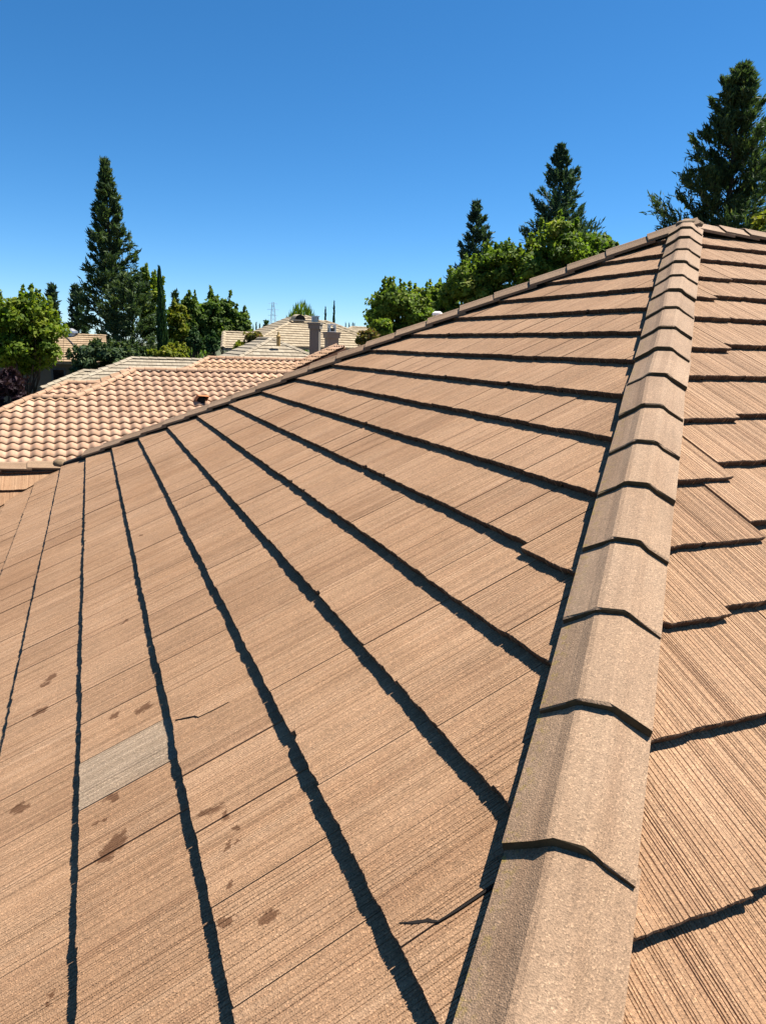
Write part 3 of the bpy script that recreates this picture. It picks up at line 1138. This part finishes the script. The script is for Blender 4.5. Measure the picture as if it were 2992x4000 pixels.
# yellowish pipe at its peak
pp = at(1088, 1325, 32)
yp = thing('vent_pipe', 'small yellowish vent pipe at the peak of the pale hip roof', 'vent pipe', (pp[0], pp[1], pp[2] - .25))
place('pipe', MB().tube([(pp[0], pp[1], pp[2] - .3), (pp[0], pp[1], pp[2] + .12)], .085, 10).mesh('pipe'), MAT['yellow'], yp)
place('cap', MB().tube([(pp[0], pp[1], pp[2] + .12), (pp[0], pp[1], pp[2] + .2), (pp[0], pp[1], pp[2] + .32)], [.11, .05, .03], 10).mesh('cap'), MAT['yellow'], yp)

# farther cream house
zf = H0 + 0.72
TF = 0.43
fF = Face((7.45, 37.5, zf), (0, -1), TF)
pF = [(7.6, 37.5), (7.3, 37.5), (3.1, 33.3), (11.8, 33.3)]
zf2 = H0 + 0.50
fF2 = Face((9.1, 38.6, zf2), (0, -1), TF)
pF2 = [(9.3, 38.6), (7.0, 38.6), (7.0, 34.6), (13.3, 34.6)]
zf3 = H0 - 0.38
fF3 = Face((2.8, 38.3, zf3), (0, -1), TF)
pF3 = [(6.0, 38.3), (2.8, 38.3), (2.35, 36.2), (6.0, 36.2)]
fFl = Face((7.3, 37.5, zf), (-1, 0), TF)
pFl = [(7.3, 37.5), (7.3, 41.0), (3.1, 41.0), (3.1, 33.3)]
f_house = flat_house('cream flat tiled house with a half round gable vent behind the chimneys', (6, 37, 0), 'cream',
                     [(fF, [pF]), (fF3, [pF3]), (fF2, [pF2]), (fFl, [pFl])], 300,
                     [((7.4, 37.3, 3.4), (8.2, 7.2, 6.8)), ((4.0, 38.6, 3.3), (3.0, 4.2, 6.6))], 'stucco',
                     [((7.3, 37.5, zf), (3.1, 33.3, zf - TF * 4.2), 'hip_tile'), ((7.6, 37.5, zf), (11.8, 33.3, zf - TF * 4.2), 'hip_tile'),
                      ((7.0, 38.6, zf2), (9.3, 38.6, zf2), 'ridge_tile'), ((9.3, 38.6, zf2), (13.3, 34.6, zf2 - TF * 4), 'hip_tile'),
                      ((6.0, 38.3, zf3), (2.8, 38.3, zf3), 'ridge_tile'), ((2.8, 38.3, zf3), (2.35, 36.2, zf3 - TF * 2.1), 'rake_tile')])
# half-round vent on the front slope
gv = at(1172, 1258, 43)
uv = fF.uv(gv[0], 36.75)
gp = fF.pt(uv[0], uv[1], 0.06)
arch = [(gp[0] + .32 * math.cos(a), gp[1] - .22, gp[2] + .30 * math.sin(a)) for a in np.linspace(0, math.pi, 9)]
back = [(p[0], p[1] + .9, p[2] + .05) for p in arch]
place('vent_hood', mesh_from('vent_hood', arch + back, [(i, i + 1, 10 + i, 9 + i) for i in range(8)]), MAT['cream'], f_house)
place('vent_opening', mesh_from('vent_opening', [(p[0], p[1] + .02, p[2]) for p in arch], [tuple(range(9))]), MAT['felt'], f_house)
place('vent_sill', MB().box((gp[0], gp[1] - .3, gp[2] - .03), (1.3, .12, .08)).mesh('vent_sill'), MAT['trim'], f_house)

# the farthest cream roof at the right
ff = at(1400, 1278, 62)
zq = ff[2]
fG = Face((ff[0], ff[1], zq), (0, -1), 0.36)
pG = [(ff[0] + 7, ff[1]), (ff[0] - .6, ff[1]), (ff[0] - 4.6, ff[1] - 4), (ff[0] + 7, ff[1] - 4)]
g_house = flat_house('distant pale roof right of the thin cypresses, half hidden by a tree', (ff[0] + 2, ff[1], 0), 'cream', [(fG, [pG])], 200,
                     [((ff[0] + 1.5, ff[1], 3.2), (9, 6, 6.4))], 'stucco', [((ff[0] + 7, ff[1], zq), (ff[0] - .6, ff[1], zq), 'ridge_tile'), ((ff[0] - .6, ff[1], zq), (ff[0] - 4.6, ff[1] - 4, zq - 1.44), 'hip_tile')])

# tan house behind the big conifer
TT = 0.42
tz = H0 - 0.80
fT = Face((-6.1, 45.2, tz), (0, -1), TT)
pT = [(-3.6, 45.2), (-6.1, 45.2), (-6.1, 41.4), (-3.6, 41.4)]
fT2 = Face((-6.1, 45.2, tz), (0, -1), TT)
pT2 = [(-6.12, 45.2), (-10.0, 45.2), (-10.0, 41.4), (-6.12, 41.4)]
t_house = flat_house('tan roofed house with dark walls between the lime tree and the tall conifer', (-6, 45, 0), 'tan',
                     [(fT, [pT]), (fT2, [pT2])], 300, [((-6.8, 45.2, 3.05), (6.0, 6.8, 6.1))], 'stucco_dark',
                     [((-3.6, 45.2, tz), (-10, 45.2, tz), 'ridge_tile')])
place('roof_slope', deck_mesh('roof_slope', Face((-6.1, 45.2, tz), (0, 1), TT), [(-3.6, 45.2), (-10, 45.2), (-10, 49), (-3.6, 49)], 0.02), MAT['tan'], t_house)
va, vb2 = fT.pt(*fT.uv(-6.1, 45.15), .05), fT.pt(*fT.uv(-5.0, 42.2), .05)
place('valley_flashing', MB().tube([va, vb2], .035, 6).mesh('valley_flashing'), MAT['darkmetal'], t_house)
wa, wb = at(207, 1445, 46.2), at(252, 1489, 46.2)
wy = 41.78
wc = ((wa[0] + wb[0]) / 2, wy, (wa[2] + wb[2]) / 2)
win = place('window', MB().box((wc[0], wc[1], wc[2]), (wb[0] - wa[0] + .2, .06, wa[2] - wb[2] + .2)).mesh('window'), MAT['darkmetal'], t_house)
place('pane', MB().box((wc[0], wc[1] - .035, wc[2]), (wb[0] - wa[0], .02, wa[2] - wb[2])).mesh('pane'), MAT['glass'], win)
vp = at(277, 1293, 50)
fl = place('flue', MB().tube([(vp[0], vp[1], H0 - 1.0), (vp[0], vp[1], vp[2] - .1)], .30, 12).mesh('flue'), MAT['galv'], t_house)
place('flue_cap', MB().tube([(vp[0], vp[1], vp[2] - .12), (vp[0], vp[1], vp[2]), (vp[0], vp[1], vp[2] + .16)], [.46, .44, .16], 12).mesh('flue_cap'), MAT['galv'], fl)


# chimneys
def chimney(label, p, w, d, ztop, rz, mat, cap_kind):
    c = thing('chimney', label, 'chimney', (p[0], p[1], 4.0))
    z0 = 3.4
    place('stack', MB().box((p[0], p[1], (z0 + ztop - .26) / 2), (w, d, ztop - .26 - z0), rz).mesh('stack'), MAT[mat], c)
    place('crown', MB().box((p[0], p[1], ztop - .17), (w + .10, d + .10, .18), rz).box((p[0], p[1], ztop - .04), (w + .16, d + .16, .08), rz).mesh('crown'), MAT[mat], c)
    if cap_kind == 'cage':
        cg = place('spark_cage', MB().box((p[0], p[1], ztop + .12), (w * .62, d * .62, .2), rz).mesh('spark_cage'), MAT['darkmetal'], c)
        place('lid', MB().box((p[0], p[1], ztop + .25), (w * .78, d * .78, .04), rz).mesh('lid'), MAT['galv'], cg)
        ca, sa = math.cos(rz), math.sin(rz)
        for k in range(5):
            ox, oy = (k - 2) * w * .14, -d * .315
            place('bar', MB().box((p[0] + ox * ca - oy * sa, p[1] + ox * sa + oy * ca, ztop + .12), (.03, .03, .21), rz).mesh('bar'), MAT['galv'], cg)
    else:
        for sx in (-1, 1):
            for sy in (-1, 1):
                place('post', MB().box((p[0] + sx * w * .25, p[1] + sy * d * .25, ztop + .14), (.05, .05, .30)).mesh('post'), MAT['galv'], c)
        place('lid', MB().box((p[0], p[1], ztop + .31), (w * .62, d * .62, .05)).mesh('lid'), MAT['white'], c)
        place('base_plate', MB().box((p[0], p[1], ztop + .012), (w * .62, d * .62, .024)).mesh('base_plate'), MAT['white'], c)
        place('flue', MB().tube([(p[0], p[1], ztop), (p[0], p[1], ztop + .17)], .12, 10).mesh('flue'), MAT['darkmetal'], c)


c1 = at(1232, 1262, 30.5)
chimney('tall grey stucco chimney with a sunlit right edge and spark cage', c1, .40, .34, c1[2] + .02, math.radians(-32), 'stucco_grey', 'cage')
c2 = at(1296, 1298, 31.5)
chimney('shorter pinkish chimney with a white open metal cap', c2, .49, .45, c2[2] + .01, 0.0, 'stucco_pink', 'open')


# ------------------------------------------------------------------ trees
def leaf_quads(c, a, b):
    """c centre, a half length vector, b half width vector -> Nx4x3"""
    return np.stack([c - a, c + b * 1.0 - a * .1, c + a, c - b * 1.0 - a * .1], 1)


def rand_dirs(r, n):
    v = r.normal(size=(n, 3))
    return v / np.linalg.norm(v, axis=1, keepdims=True)


def trunk_tube(mb, p0, p1, r0, r1, r, seg=6, wob=0.02):
    p0, p1 = np.array(p0, float), np.array(p1, float)
    pts, rad = [], []
    L = np.linalg.norm(p1 - p0)
    for i in range(seg + 1):
        t = i / seg
        o = r.normal(size=3) * L * wob * (0.3 if i in (0, seg) else 1)
        o[2] *= 0.2
        pts.append(p0 + (p1 - p0) * t + o)
        rad.append(r0 + (r1 - r0) * t)
    mb.tube(pts, rad, 7)
    return pts


def conifer(name, label, base, top, radius, seed, mat, n_br=150, per=90, spray=(.30, .05), t0=0.08, power=0.8, droop=0.0, group=None, up=0.5, lean_free=True, lop=None, cat='tree', gaps=0.12, br_m=16):
    r = np.random.default_rng(seed)
    base, top = np.array(base, float), np.array(top, float)
    H = np.linalg.norm(top - base)
    tree = thing(name, label, cat, base, group)
    mb = MB()
    mb.tube([base + (top - base) * t for t in np.linspace(0, 0.985, 10)], [max(.012, H * 0.017 * (1 - t) ** 0.9 + .012) for t in np.linspace(0, 0.985, 10)], 8)
    C, A, B = [], [], []
    for i in range(n_br):
        t = t0 + (1 - t0) * (i + r.random()) / n_br
        t = min(t, 0.995)
        az = i * 2.39996 + r.uniform(-.5, .5)
        L = radius * (1 - t) ** power * r.uniform(.72, 1.12) + H * 0.006
        if r.random() < gaps:
            L *= r.uniform(.35, .7)
        if lop is not None:
            L *= lop(az, t)
        el = up * (0.25 + 0.9 * t) - droop * (1 - t) + r.uniform(-.15, .15)
        d = np.array([math.cos(az) * math.cos(el), math.sin(az) * math.cos(el), math.sin(el)])
        p0 = base + (top - base) * t
        side = np.cross(d, [0, 0, 1.0])
        side /= np.linalg.norm(side) + 1e-9
        curve = np.array([0, 0, 1.0]) * L * r.uniform(.02, .22) * up * 2
        if L > radius * 0.18:
            mb.tube([p0, p0 + d * L * .45, p0 + d * L * .92 + curve * .8], [H * .0035 * (1 - t) + .012, H * .0025 * (1 - t) + .008, .005], 5, False)
        m = max(4, int(br_m * (0.3 + 0.7 * L / radius)))       # side branchlets, each a feathery string of sprays
        s = r.beta(1.5, 0.9, m) * 0.86 + 0.14
        sg = np.where(r.random(m) < .5, -1.0, 1.0)
        bl = (0.16 + 0.30 * np.sin(np.clip(s, 0, 1) * math.pi) ** .7) * L * r.uniform(.6, 1.15, m) + spray[0] * .35
        bd = d * r.uniform(.35, .9, m)[:, None] + side * (sg * r.uniform(.15, 1.0, m))[:, None] + np.array([0, 0, 1.0]) * (r.normal(.12 + .25 * up, .3, m))[:, None]
        bd /= np.linalg.norm(bd, axis=1, keepdims=True)
        st_ = p0 + d * (L * s)[:, None] + curve * (s ** 2)[:, None]
        k = max(4, int(per))
        q = (np.arange(k) + .5) / k
        c = (st_[:, None, :] + bd[:, None, :] * (bl[:, None] * q[None, :])[:, :, None]).reshape(-1, 3)
        n = len(c)
        c = c + r.normal(size=(n, 3)) * spray[0] * .26
        a = np.repeat(bd, k, 0) * .9 + r.normal(size=(n, 3)) * .42 + np.array([0, 0, .16])
        a /= np.linalg.norm(a, axis=1, keepdims=True)
        b = np.cross(a, r.normal(size=(n, 3)))
        b /= np.linalg.norm(b, axis=1, keepdims=True) + 1e-9
        sz = r.uniform(.6, 1.2, n)
        C.append(c)
        A.append(a * (spray[0] * sz)[:, None])
        B.append(b * (spray[1] * sz)[:, None])
    # leader
    n = 70
    tt = r.uniform(.94, 1.0, n)
    c = base + (top - base) * tt[:, None] + r.normal(size=(n, 3)) * (1 - tt)[:, None] * radius * .25
    a = np.array([0, 0, 1.0]) + r.normal(size=(n, 3)) * .35
    a /= np.linalg.norm(a, axis=1, keepdims=True)
    b = np.cross(a, r.normal(size=(n, 3)))
    b /= np.linalg.norm(b, axis=1, keepdims=True)
    C.append(c)
    A.append(a * spray[0] * .8)
    B.append(b * spray[1] * .9)
    C, A, B = np.concatenate(C), np.concatenate(A), np.concatenate(B)
    place('trunk', mb.mesh('trunk'), MAT['bark'], tree)
    tint = np.clip(r.normal(.45, .24, len(C)), 0, 1)
    place('crown', quads_mesh('crown', leaf_quads(C, A, B), len(C), tint), MAT[mat], tree)
    return tree


def broadleaf(name, label, base, crown_c, rad, seed, mat, clumps=60, per=220, leaf=(.16, .10), group=None, cat='tree', shoots=0, flat=0.75, trunk_r=.16, clump_r=.27):
    r = np.random.default_rng(seed)
    base, cc, rad = np.array(base, float), np.array(crown_c, float), np.array(rad, float)
    tree = thing(name, label, cat, base, group)
    mb = MB()
    fork = base + (cc - base) * 0.55
    fork[2] = min(fork[2], cc[2] - rad[2] * .35)
    trunk_tube(mb, base, fork, trunk_r, trunk_r * .6, r)
    dirs = rand_dirs(r, clumps)
    dirs[:, 2] = dirs[:, 2] * 0.9 + 0.12
    rr = r.uniform(.35, 1.0, clumps) ** 0.6
    cen = cc + dirs * rr[:, None] * rad * 0.86
    csz = np.mean(rad) * clump_r * r.uniform(.65, 1.25, clumps)
    for k in range(min(clumps, 16)):
        trunk_tube(mb, fork, cen[k], trunk_r * .35, .015, r, 4, .05)
    C, A, B, T = [], [], [], []
    for k in range(clumps):
        n = int(per * r.uniform(.7, 1.2))
        d = rand_dirs(r, n)
        q = r.uniform(.25, 1.08, n) ** .5
        c = cen[k] + d * (q * csz[k])[:, None] * np.array([1.12, 1.12, flat])
        nrm = d * .8 + np.array([0, 0, .5]) + r.normal(size=(n, 3)) * .55
        nrm /= np.linalg.norm(nrm, axis=1, keepdims=True)
        a = np.cross(nrm, r.normal(size=(n, 3)))
        a /= np.linalg.norm(a, axis=1, keepdims=True) + 1e-9
        b = np.cross(nrm, a)
        sz = r.uniform(.6, 1.3, n)
        C.append(c)
        A.append(a * (leaf[0] * sz)[:, None])
        B.append(b * (leaf[1] * sz)[:, None])
        T.append(np.clip(r.normal(.48 + .16 * r.normal(), .18, n), 0, 1))
    for k in range(shoots):
        az = r.uniform(0, 2 * math.pi)
        q = r.uniform(0, .8) ** .5
        p0 = cc + np.array([math.cos(az) * q * rad[0], math.sin(az) * q * rad[1], rad[2] * math.sqrt(max(0, 1 - q * q)) * .75])
        L = rad[2] * r.uniform(.18, .5)
        tip = p0 + np.array([r.normal() * .12 * L, r.normal() * .12 * L, L])
        mb.tube([p0, tip], [.02, .006], 4, False)
        n = 46
        s = r.uniform(0, 1, n)
        c = p0 + (tip - p0) * s[:, None] + r.normal(size=(n, 3)) * (.10 * (1.15 - s))[:, None] * (1 + leaf[0])
        a = rand_dirs(r, n)
        b = np.cross(a, rand_dirs(r, n))
        b /= np.linalg.norm(b, axis=1, keepdims=True) + 1e-9
        C.append(c)
        A.append(a * leaf[0])
        B.append(b * leaf[1])
        T.append(np.clip(r.normal(.6, .2, n), 0, 1))
    C, A, B, T = np.concatenate(C), np.concatenate(A), np.concatenate(B), np.concatenate(T)
    place('trunk', mb.mesh('trunk'), MAT['bark'], tree)
    place('crown', quads_mesh('crown', leaf_quads(C, A, B), len(C), T), MAT[mat], tree)
    return tree


def cypress(name, label, base, top, radius, seed, mat='fol_cypress', n=2600, leaf=(.30, .07), group=None):
    r = np.random.default_rng(seed)
    base, top = np.array(base, float), np.array(top, float)
    tree = thing(name, label, 'tree', base, group)
    mb = MB()
    mb.tube([base, base + (top - base) * .9], [radius * .16 + .03, .015], 6)
    t = r.uniform(.04, 1, n) ** .9
    prof = np.minimum(1, t / .12) * (1 - t) ** .62 * 1.1 + .03
    az = r.uniform(0, 2 * math.pi, n)
    q = r.uniform(.5, 1.05, n) * (1 + .18 * np.sin(az * 5 + t * 17))
    c = base + (top - base) * t[:, None] + np.stack([np.cos(az), np.sin(az), 0 * az], 1) * (prof * q * radius)[:, None]
    a = np.array([0, 0, 1.0]) + np.stack([np.cos(az), np.sin(az), 0 * az], 1) * .18 + r.normal(size=(n, 3)) * .16
    a /= np.linalg.norm(a, axis=1, keepdims=True)
    b = np.cross(a, r.normal(size=(n, 3)))
    b /= np.linalg.norm(b, axis=1, keepdims=True)
    sz = r.uniform(.6, 1.2, n) * (1.15 - .55 * t)
    place('trunk', mb.mesh('trunk'), MAT['bark'], tree)
    place('crown', quads_mesh('crown', leaf_quads(c, a * (leaf[0] * sz)[:, None], b * (leaf[1] * sz)[:, None]), n, np.clip(r.normal(.45, .22, n), 0, 1)), MAT[mat], tree)
    return tree


def foot(px, py, D):
    p = at(px, py, D)
    return np.array([p[0], p[1], 0.0])


def px2m(px, D):
    return px * D / F_PX


def con(px_top, py_top, px_base, hw, D, *a, **k):
    """conifer whose tip and foot are given by their bearing"""
    tip = at(px_top, py_top, D)
    b = at(px_base, 1350, D)
    return (np.array([b[0], b[1], 0.0]), tip, px2m(hw, D))


# left group
b, t, rd_ = con(410, 628, 458, 185, 58)
conifer('conifer_tree', 'tallest dark conifer on the left with an open pointed crown', b, t, rd_, 11, 'fol_redwood', n_br=135, per=10, br_m=24, spray=(.24, .055), t0=.38, power=.85, up=.55, gaps=.18)
b, t, rd_ = con(515, 1085, 515, 165, 54)
conifer('conifer_tree', 'wide dark conifer at the foot of the tallest left conifer', b, t, rd_, 12, 'fol_redwood', n_br=90, per=8, br_m=26, spray=(.22, .055), t0=.15, power=.42, up=.35)
p = at(430, 1405, 44.5)
broadleaf('juniper_shrub', 'spreading dark juniper mass below the wide left conifer', foot(430, 1400, 44.5), (p[0], p[1], p[2] - .6), (2.6, 1.4, 1.5), 13, 'fol_redwood', 40, 190, (.17, .06), cat='shrub', shoots=30, trunk_r=.12)
p = at(88, 1335, 33)
broadleaf('lime_tree', 'bright lime green leafy tree at the left edge', foot(95, 1400, 33), p, (1.62, 1.5, 1.95), 14, 'fol_lime', 85, 210, (.095, .06), shoots=34, trunk_r=.14, flat=.6)
p = at(28, 1555, 26)
broadleaf('purple_shrub', 'dark purple leaved shrub at the left edge beside the roof', foot(28, 1555, 26), p, (.62, .6, .85), 15, 'fol_purple', 22, 150, (.11, .045), cat='shrub', shoots=16, trunk_r=.05)
b, t, rd_ = con(203, 1116, 210, 62, 66)
conifer('conifer_tree', 'small bluish conifer just right of the lime tree top', b, t, rd_, 16, 'fol_blue', n_br=70, per=6, br_m=12, spray=(.26, .08), t0=.3, power=.7, up=.7)
b, t, rd_ = con(298, 1122, 305, 88, 66)
conifer('conifer_tree', 'bluish conifer between the lime tree and the tallest conifer', b, t, rd_, 17, 'fol_blue', n_br=80, per=6, br_m=13, spray=(.26, .08), t0=.3, power=.62, up=.7)
p = at(590, 1225, 57)
broadleaf('slender_tree', 'slender yellowish tree left of the tall cypress', foot(590, 1400, 57), p, (1.05, 1.0, 3.0), 18, 'fol_lime', 40, 130, (.17, .10), shoots=14, trunk_r=.1)
p = at(700, 1305, 58)
broadleaf('slender_tree', 'yellow green bushy tree right of the tall cypress', foot(700, 1400, 58), p, (.95, .9, 2.4), 19, 'fol_yellow', 34, 120, (.17, .10), shoots=8, trunk_r=.1)
b, t, rd_ = con(622, 1046, 646, 30, 51)
cypress('cypress_tree', 'tall narrow cypress right of the big left conifer', b, t, rd_ * .95, 20, n=5200, leaf=(.34, .055))
b, t, rd_ = con(686, 1143, 690, 40, 78)
conifer('conifer_tree', 'distant small conifer peeking right of the tall cypress', b, t, rd_, 22, 'fol_blue', n_br=50, per=5, br_m=10, spray=(.34, .10), t0=.4, power=.7, up=.6)
for i, (px, py, hw, hh, lab) in enumerate([(752, 1270, 58, 115, 'leftmost of the dense pear trees right of the tall cypress'), (818, 1275, 56, 122, 'tall dense pear tree in the middle of the row'),
                                           (880, 1285, 48, 118, 'narrow pear tree third from the cypress'), (938, 1310, 50, 92, 'lowest pear tree at the right end of the row')]):
    D = 60 + i * .8
    p = at(px, py, D)
    broadleaf('pear_tree', lab, foot(px, 1400, D), p, (px2m(hw, D), px2m(hw, D), px2m(hh, D)), 30 + i, 'fol_pear', 55, 130, (.17, .11), group='pear trees right of the cypress', shoots=5, trunk_r=.12)
for i, (px, py, hw, hh, D, mt, lab) in enumerate([(768, 1345, 34, 48, 50, 'fol_cypress', 'rounded dark shrub below the pear trees'), (832, 1352, 26, 46, 49, 'fol_cypress', 'small dark shrub left of the cream roof'),
                                                  (665, 1392, 78, 42, 45, 'fol_yellow', 'low yellowish hedge along the pale roof'), (1000, 1338, 32, 32, 36, 'fol_rosy', 'reddish shrub in front of the cream roof'),
                                                  (940, 1370, 20, 22, 36, 'fol_yellow', 'small yellowish shrub left of the pale hip roof'), (1440, 1335, 46, 34, 33, 'fol_rosy', 'rosy shrub beside the near roof hip'),
                                                  (1490, 1290, 40, 34, 36, 'fol_maple', 'low green bush left of the maples behind the hip')]):
    p = at(px, py, D)
    broadleaf('shrub', lab, foot(px, 1400, D), p, (px2m(hw, D), px2m(hw, D) * .8, px2m(hh, D)), 50 + i, mt, 24, 130, (.12, .07), cat='shrub', shoots=6, trunk_r=.06)
# spiky light green tree behind the cream house
p = at(1180, 1290, 72)
r_ = np.random.default_rng(61)
wt = thing('willow_tree', 'light green spiky tree top rising behind the cream roof peak', 'tree', (p[0], p[1], 0))
n = 1500
az = r_.uniform(0, 2 * math.pi, n)
q = r_.uniform(0, 1, n) ** .5
c = np.stack([p[0] + np.cos(az) * q * 1.9, p[1] + np.sin(az) * q * 1.6, p[2] - 1.3 + (1 - q ** 2) * 3.0 + r_.uniform(-1.2, .9, n)], 1)
a = np.stack([np.cos(az) * q * .45, np.sin(az) * q * .45, np.ones(n)], 1) + r_.normal(size=(n, 3)) * .16
a /= np.linalg.norm(a, axis=1, keepdims=True)
b_ = np.cross(a, r_.normal(size=(n, 3)))
b_ /= np.linalg.norm(b_, axis=1, keepdims=True)
place('trunk', MB().tube([(p[0], p[1], 0), (p[0], p[1], p[2] - 1.0)], [.2, .1], 7).mesh('trunk'), MAT['bark'], wt)
place('crown', quads_mesh('crown', leaf_quads(c, a * .55, b_ * .055), n, np.clip(r_.normal(.5, .2, n), 0, 1)), MAT['fol_maple'], wt)
for i, (px, pt_, hw, D, lab) in enumerate([(1271, 1202, 9, 95, 'shorter of two thin dark cypresses above the cream ridge'), (1302, 1178, 9, 95, 'taller of two thin dark cypresses above the cream ridge')]):
    b, t, rd_ = con(px + (4 if i else 1), pt_, px - 3, hw, D)
    cypress('cypress_tree', lab, b, t, rd_, 70 + i, n=1100, leaf=(.45, .08), group='thin cypresses above the cream ridge')
for i, (px, pt_, hw, lab) in enumerate([(978, 1270, 6, 'tiny distant cypress nearest the pear trees'), (990, 1273, 5, 'tiny distant cypress second from the pear trees'), (1001, 1261, 6, 'tallest of the tiny distant cypresses right of the pear trees'),
                                        (1015, 1264, 6, 'tiny distant cypress just left of the small round conifer'), (1350, 1263, 5, 'tiny distant cypress left above the farthest roof'),
                                        (1364, 1265, 5, 'tiny distant cypress second above the farthest roof'), (1378, 1264, 5, 'tiny distant cypress third above the farthest roof'), (1384, 1266, 5, 'tiny distant cypress fourth above the farthest roof')]):
    b, t, rd_ = con(px, pt_, px, hw, 130)
    cypress('cypress_tree', lab, b, t, rd_, 80 + i, n=420, leaf=(.6, .12), group='tiny distant cypresses on the skyline')
b, t, rd_ = con(1040, 1256, 1041, 26, 110)
conifer('conifer_tree', 'small distant conifer left of the cream roof peak', b, t, rd_, 90, 'fol_cypress', n_br=50, per=4, br_m=9, spray=(.36, .12), t0=.3, power=.5, up=.6)

# right group, behind the near roof
b, t, rd_ = con(2897, 262, 2812, 455, 34)


def lop_big(az, t):
    # the crown leans to the right of the view, lower left boughs short of the frame corner
    return 1.0 + 0.06 * math.sin(3 * az + 9 * t) + 0.10 * math.sin(7 * t * math.pi)


conifer('redwood_tree', 'largest dark redwood rising at the right behind the ridge', b, t, rd_, 41, 'fol_redwood', n_br=190, per=13, br_m=50, spray=(.16, .032), t0=.30, power=.80, up=.62, lop=lop_big, gaps=.42)
b, t, rd_ = con(2190, 572, 2195, 370, 50)
conifer('conifer_tree', 'dark pointed conifer behind the middle of the maples', b, t, rd_, 42, 'fol_blue', n_br=130, per=9, br_m=36, spray=(.21, .048), t0=.30, power=.88, up=.7, gaps=.2)
b, t, rd_ = con(1861, 795, 1866, 250, 55)
conifer('conifer_tree', 'smaller dark conifer left among the maples behind the hip', b, t, rd_, 43, 'fol_blue', n_br=100, per=8, br_m=28, spray=(.22, .05), t0=.35, power=.85, up=.7, gaps=.2)
for i, (px, py, hw, hh, D, cl, lab) in enumerate([(1560, 1245, 128, 138, 40, 80, 'lowest round leafy maple behind the far hip'), (1720, 1220, 80, 105, 43, 50, 'dark leafy maple between the lowest maple and the small conifer'),
                                                  (1850, 1170, 118, 150, 37, 65, 'yellowish maple below the smaller dark conifer'), (1990, 1115, 135, 150, 37, 75, 'broad green maple between the two conifers'),
                                                  (2185, 1050, 150, 165, 36, 85, 'tallest maple in front of the pointed conifer'), (2340, 1025, 72, 85, 38, 36, 'small maple at the right end of the row by the hip')]):
    p = at(px, py, D)
    broadleaf('maple_tree', lab, foot(px, 1400, D), p, (px2m(hw, D), px2m(hw, D), px2m(hh, D)), 100 + i, 'fol_maple', cl, 170, (.115, .075), group='maples behind the far hip', shoots=16, trunk_r=.13, clump_r=.25)
p = at(3010, 930, 24)
broadleaf('lime_tree', 'bright yellow green foliage peeking over the ridge at the right edge', foot(3010, 900, 24), p, (.75, .7, .65), 120, 'fol_yellow', 24, 140, (.09, .06), shoots=8, trunk_r=.08)

# a far wooded strip that closes the horizon
n = 16000
az = r_.uniform(math.radians(20), math.radians(125), n)
dd = r_.uniform(170, 260, n)
hgt = (3.5 + 2.6 * np.sin(az * 40) + 1.5 * np.sin(az * 97 + 1))
c = np.stack([CAM[0] + np.cos(az) * dd, CAM[1] + np.sin(az) * dd, r_.uniform(0.2, 1, n) * np.maximum(hgt, 1.5)], 1)
a = rand_dirs(r_, n)
b_ = np.cross(a, rand_dirs(r_, n))
b_ /= np.linalg.norm(b_, axis=1, keepdims=True) + 1e-9
fw = place('distant_woods', quads_mesh('distant_woods', leaf_quads(c, a * .9, b_ * .6), n, np.clip(r_.normal(.45, .2, n), 0, 1)), MAT['fol_pear'])
tag(fw, 'low distant line of trees along the horizon', 'woods')
stuff(fw)

# lattice transmission tower
tp = at(1067, 1180, 520)
tb = np.array([tp[0], tp[1], 0.0])
Ht = tp[2]
tw = thing('transmission_tower', 'faint grey lattice transmission tower on the horizon', 'tower', tb)


def tower_leg_pts(sx, sy):
    return [tb + np.array([sx * w, sy * w, z]) for (w, z) in ((3.6, 0), (1.9, Ht * .45), (1.25, Ht * .8), (.5, Ht))]


for sx in (-1, 1):
    for sy in (-1, 1):
        place('leg', MB().tube(tower_leg_pts(sx, sy), .10, 5).mesh('leg'), MAT['steel'], tw)
br = MB()
zs = np.linspace(0, Ht * .96, 13)
ww = np.interp(zs, [0, Ht * .45, Ht * .8, Ht], [3.6, 1.9, 1.25, .5])
for i in range(12):
    for (ax, ay, bx_, by_) in ((-1, -1, 1, -1), (1, -1, 1, 1), (1, 1, -1, 1), (-1, 1, -1, -1)):
        for (s1, s2) in ((0, 1), (1, 0)):
            br.tube([tb + np.array([ax * ww[i + s1], ay * ww[i + s1], zs[i + s1]]), tb + np.array([bx_ * ww[i + s2], by_ * ww[i + s2], zs[i + s2]])], .045, 4, False)
place('bracing', br.mesh('bracing'), MAT['steel'], tw)
for zz, hw in ((Ht * .97, 3.2), (Ht * .86, 4.2), (Ht * .75, 3.6)):
    place('cross_arm', MB().tube([tb + np.array([-hw, 0, zz]), tb + np.array([0, 0, zz + .5]), tb + np.array([hw, 0, zz])], .09, 5).mesh('cross_arm'), MAT['steel'], tw)
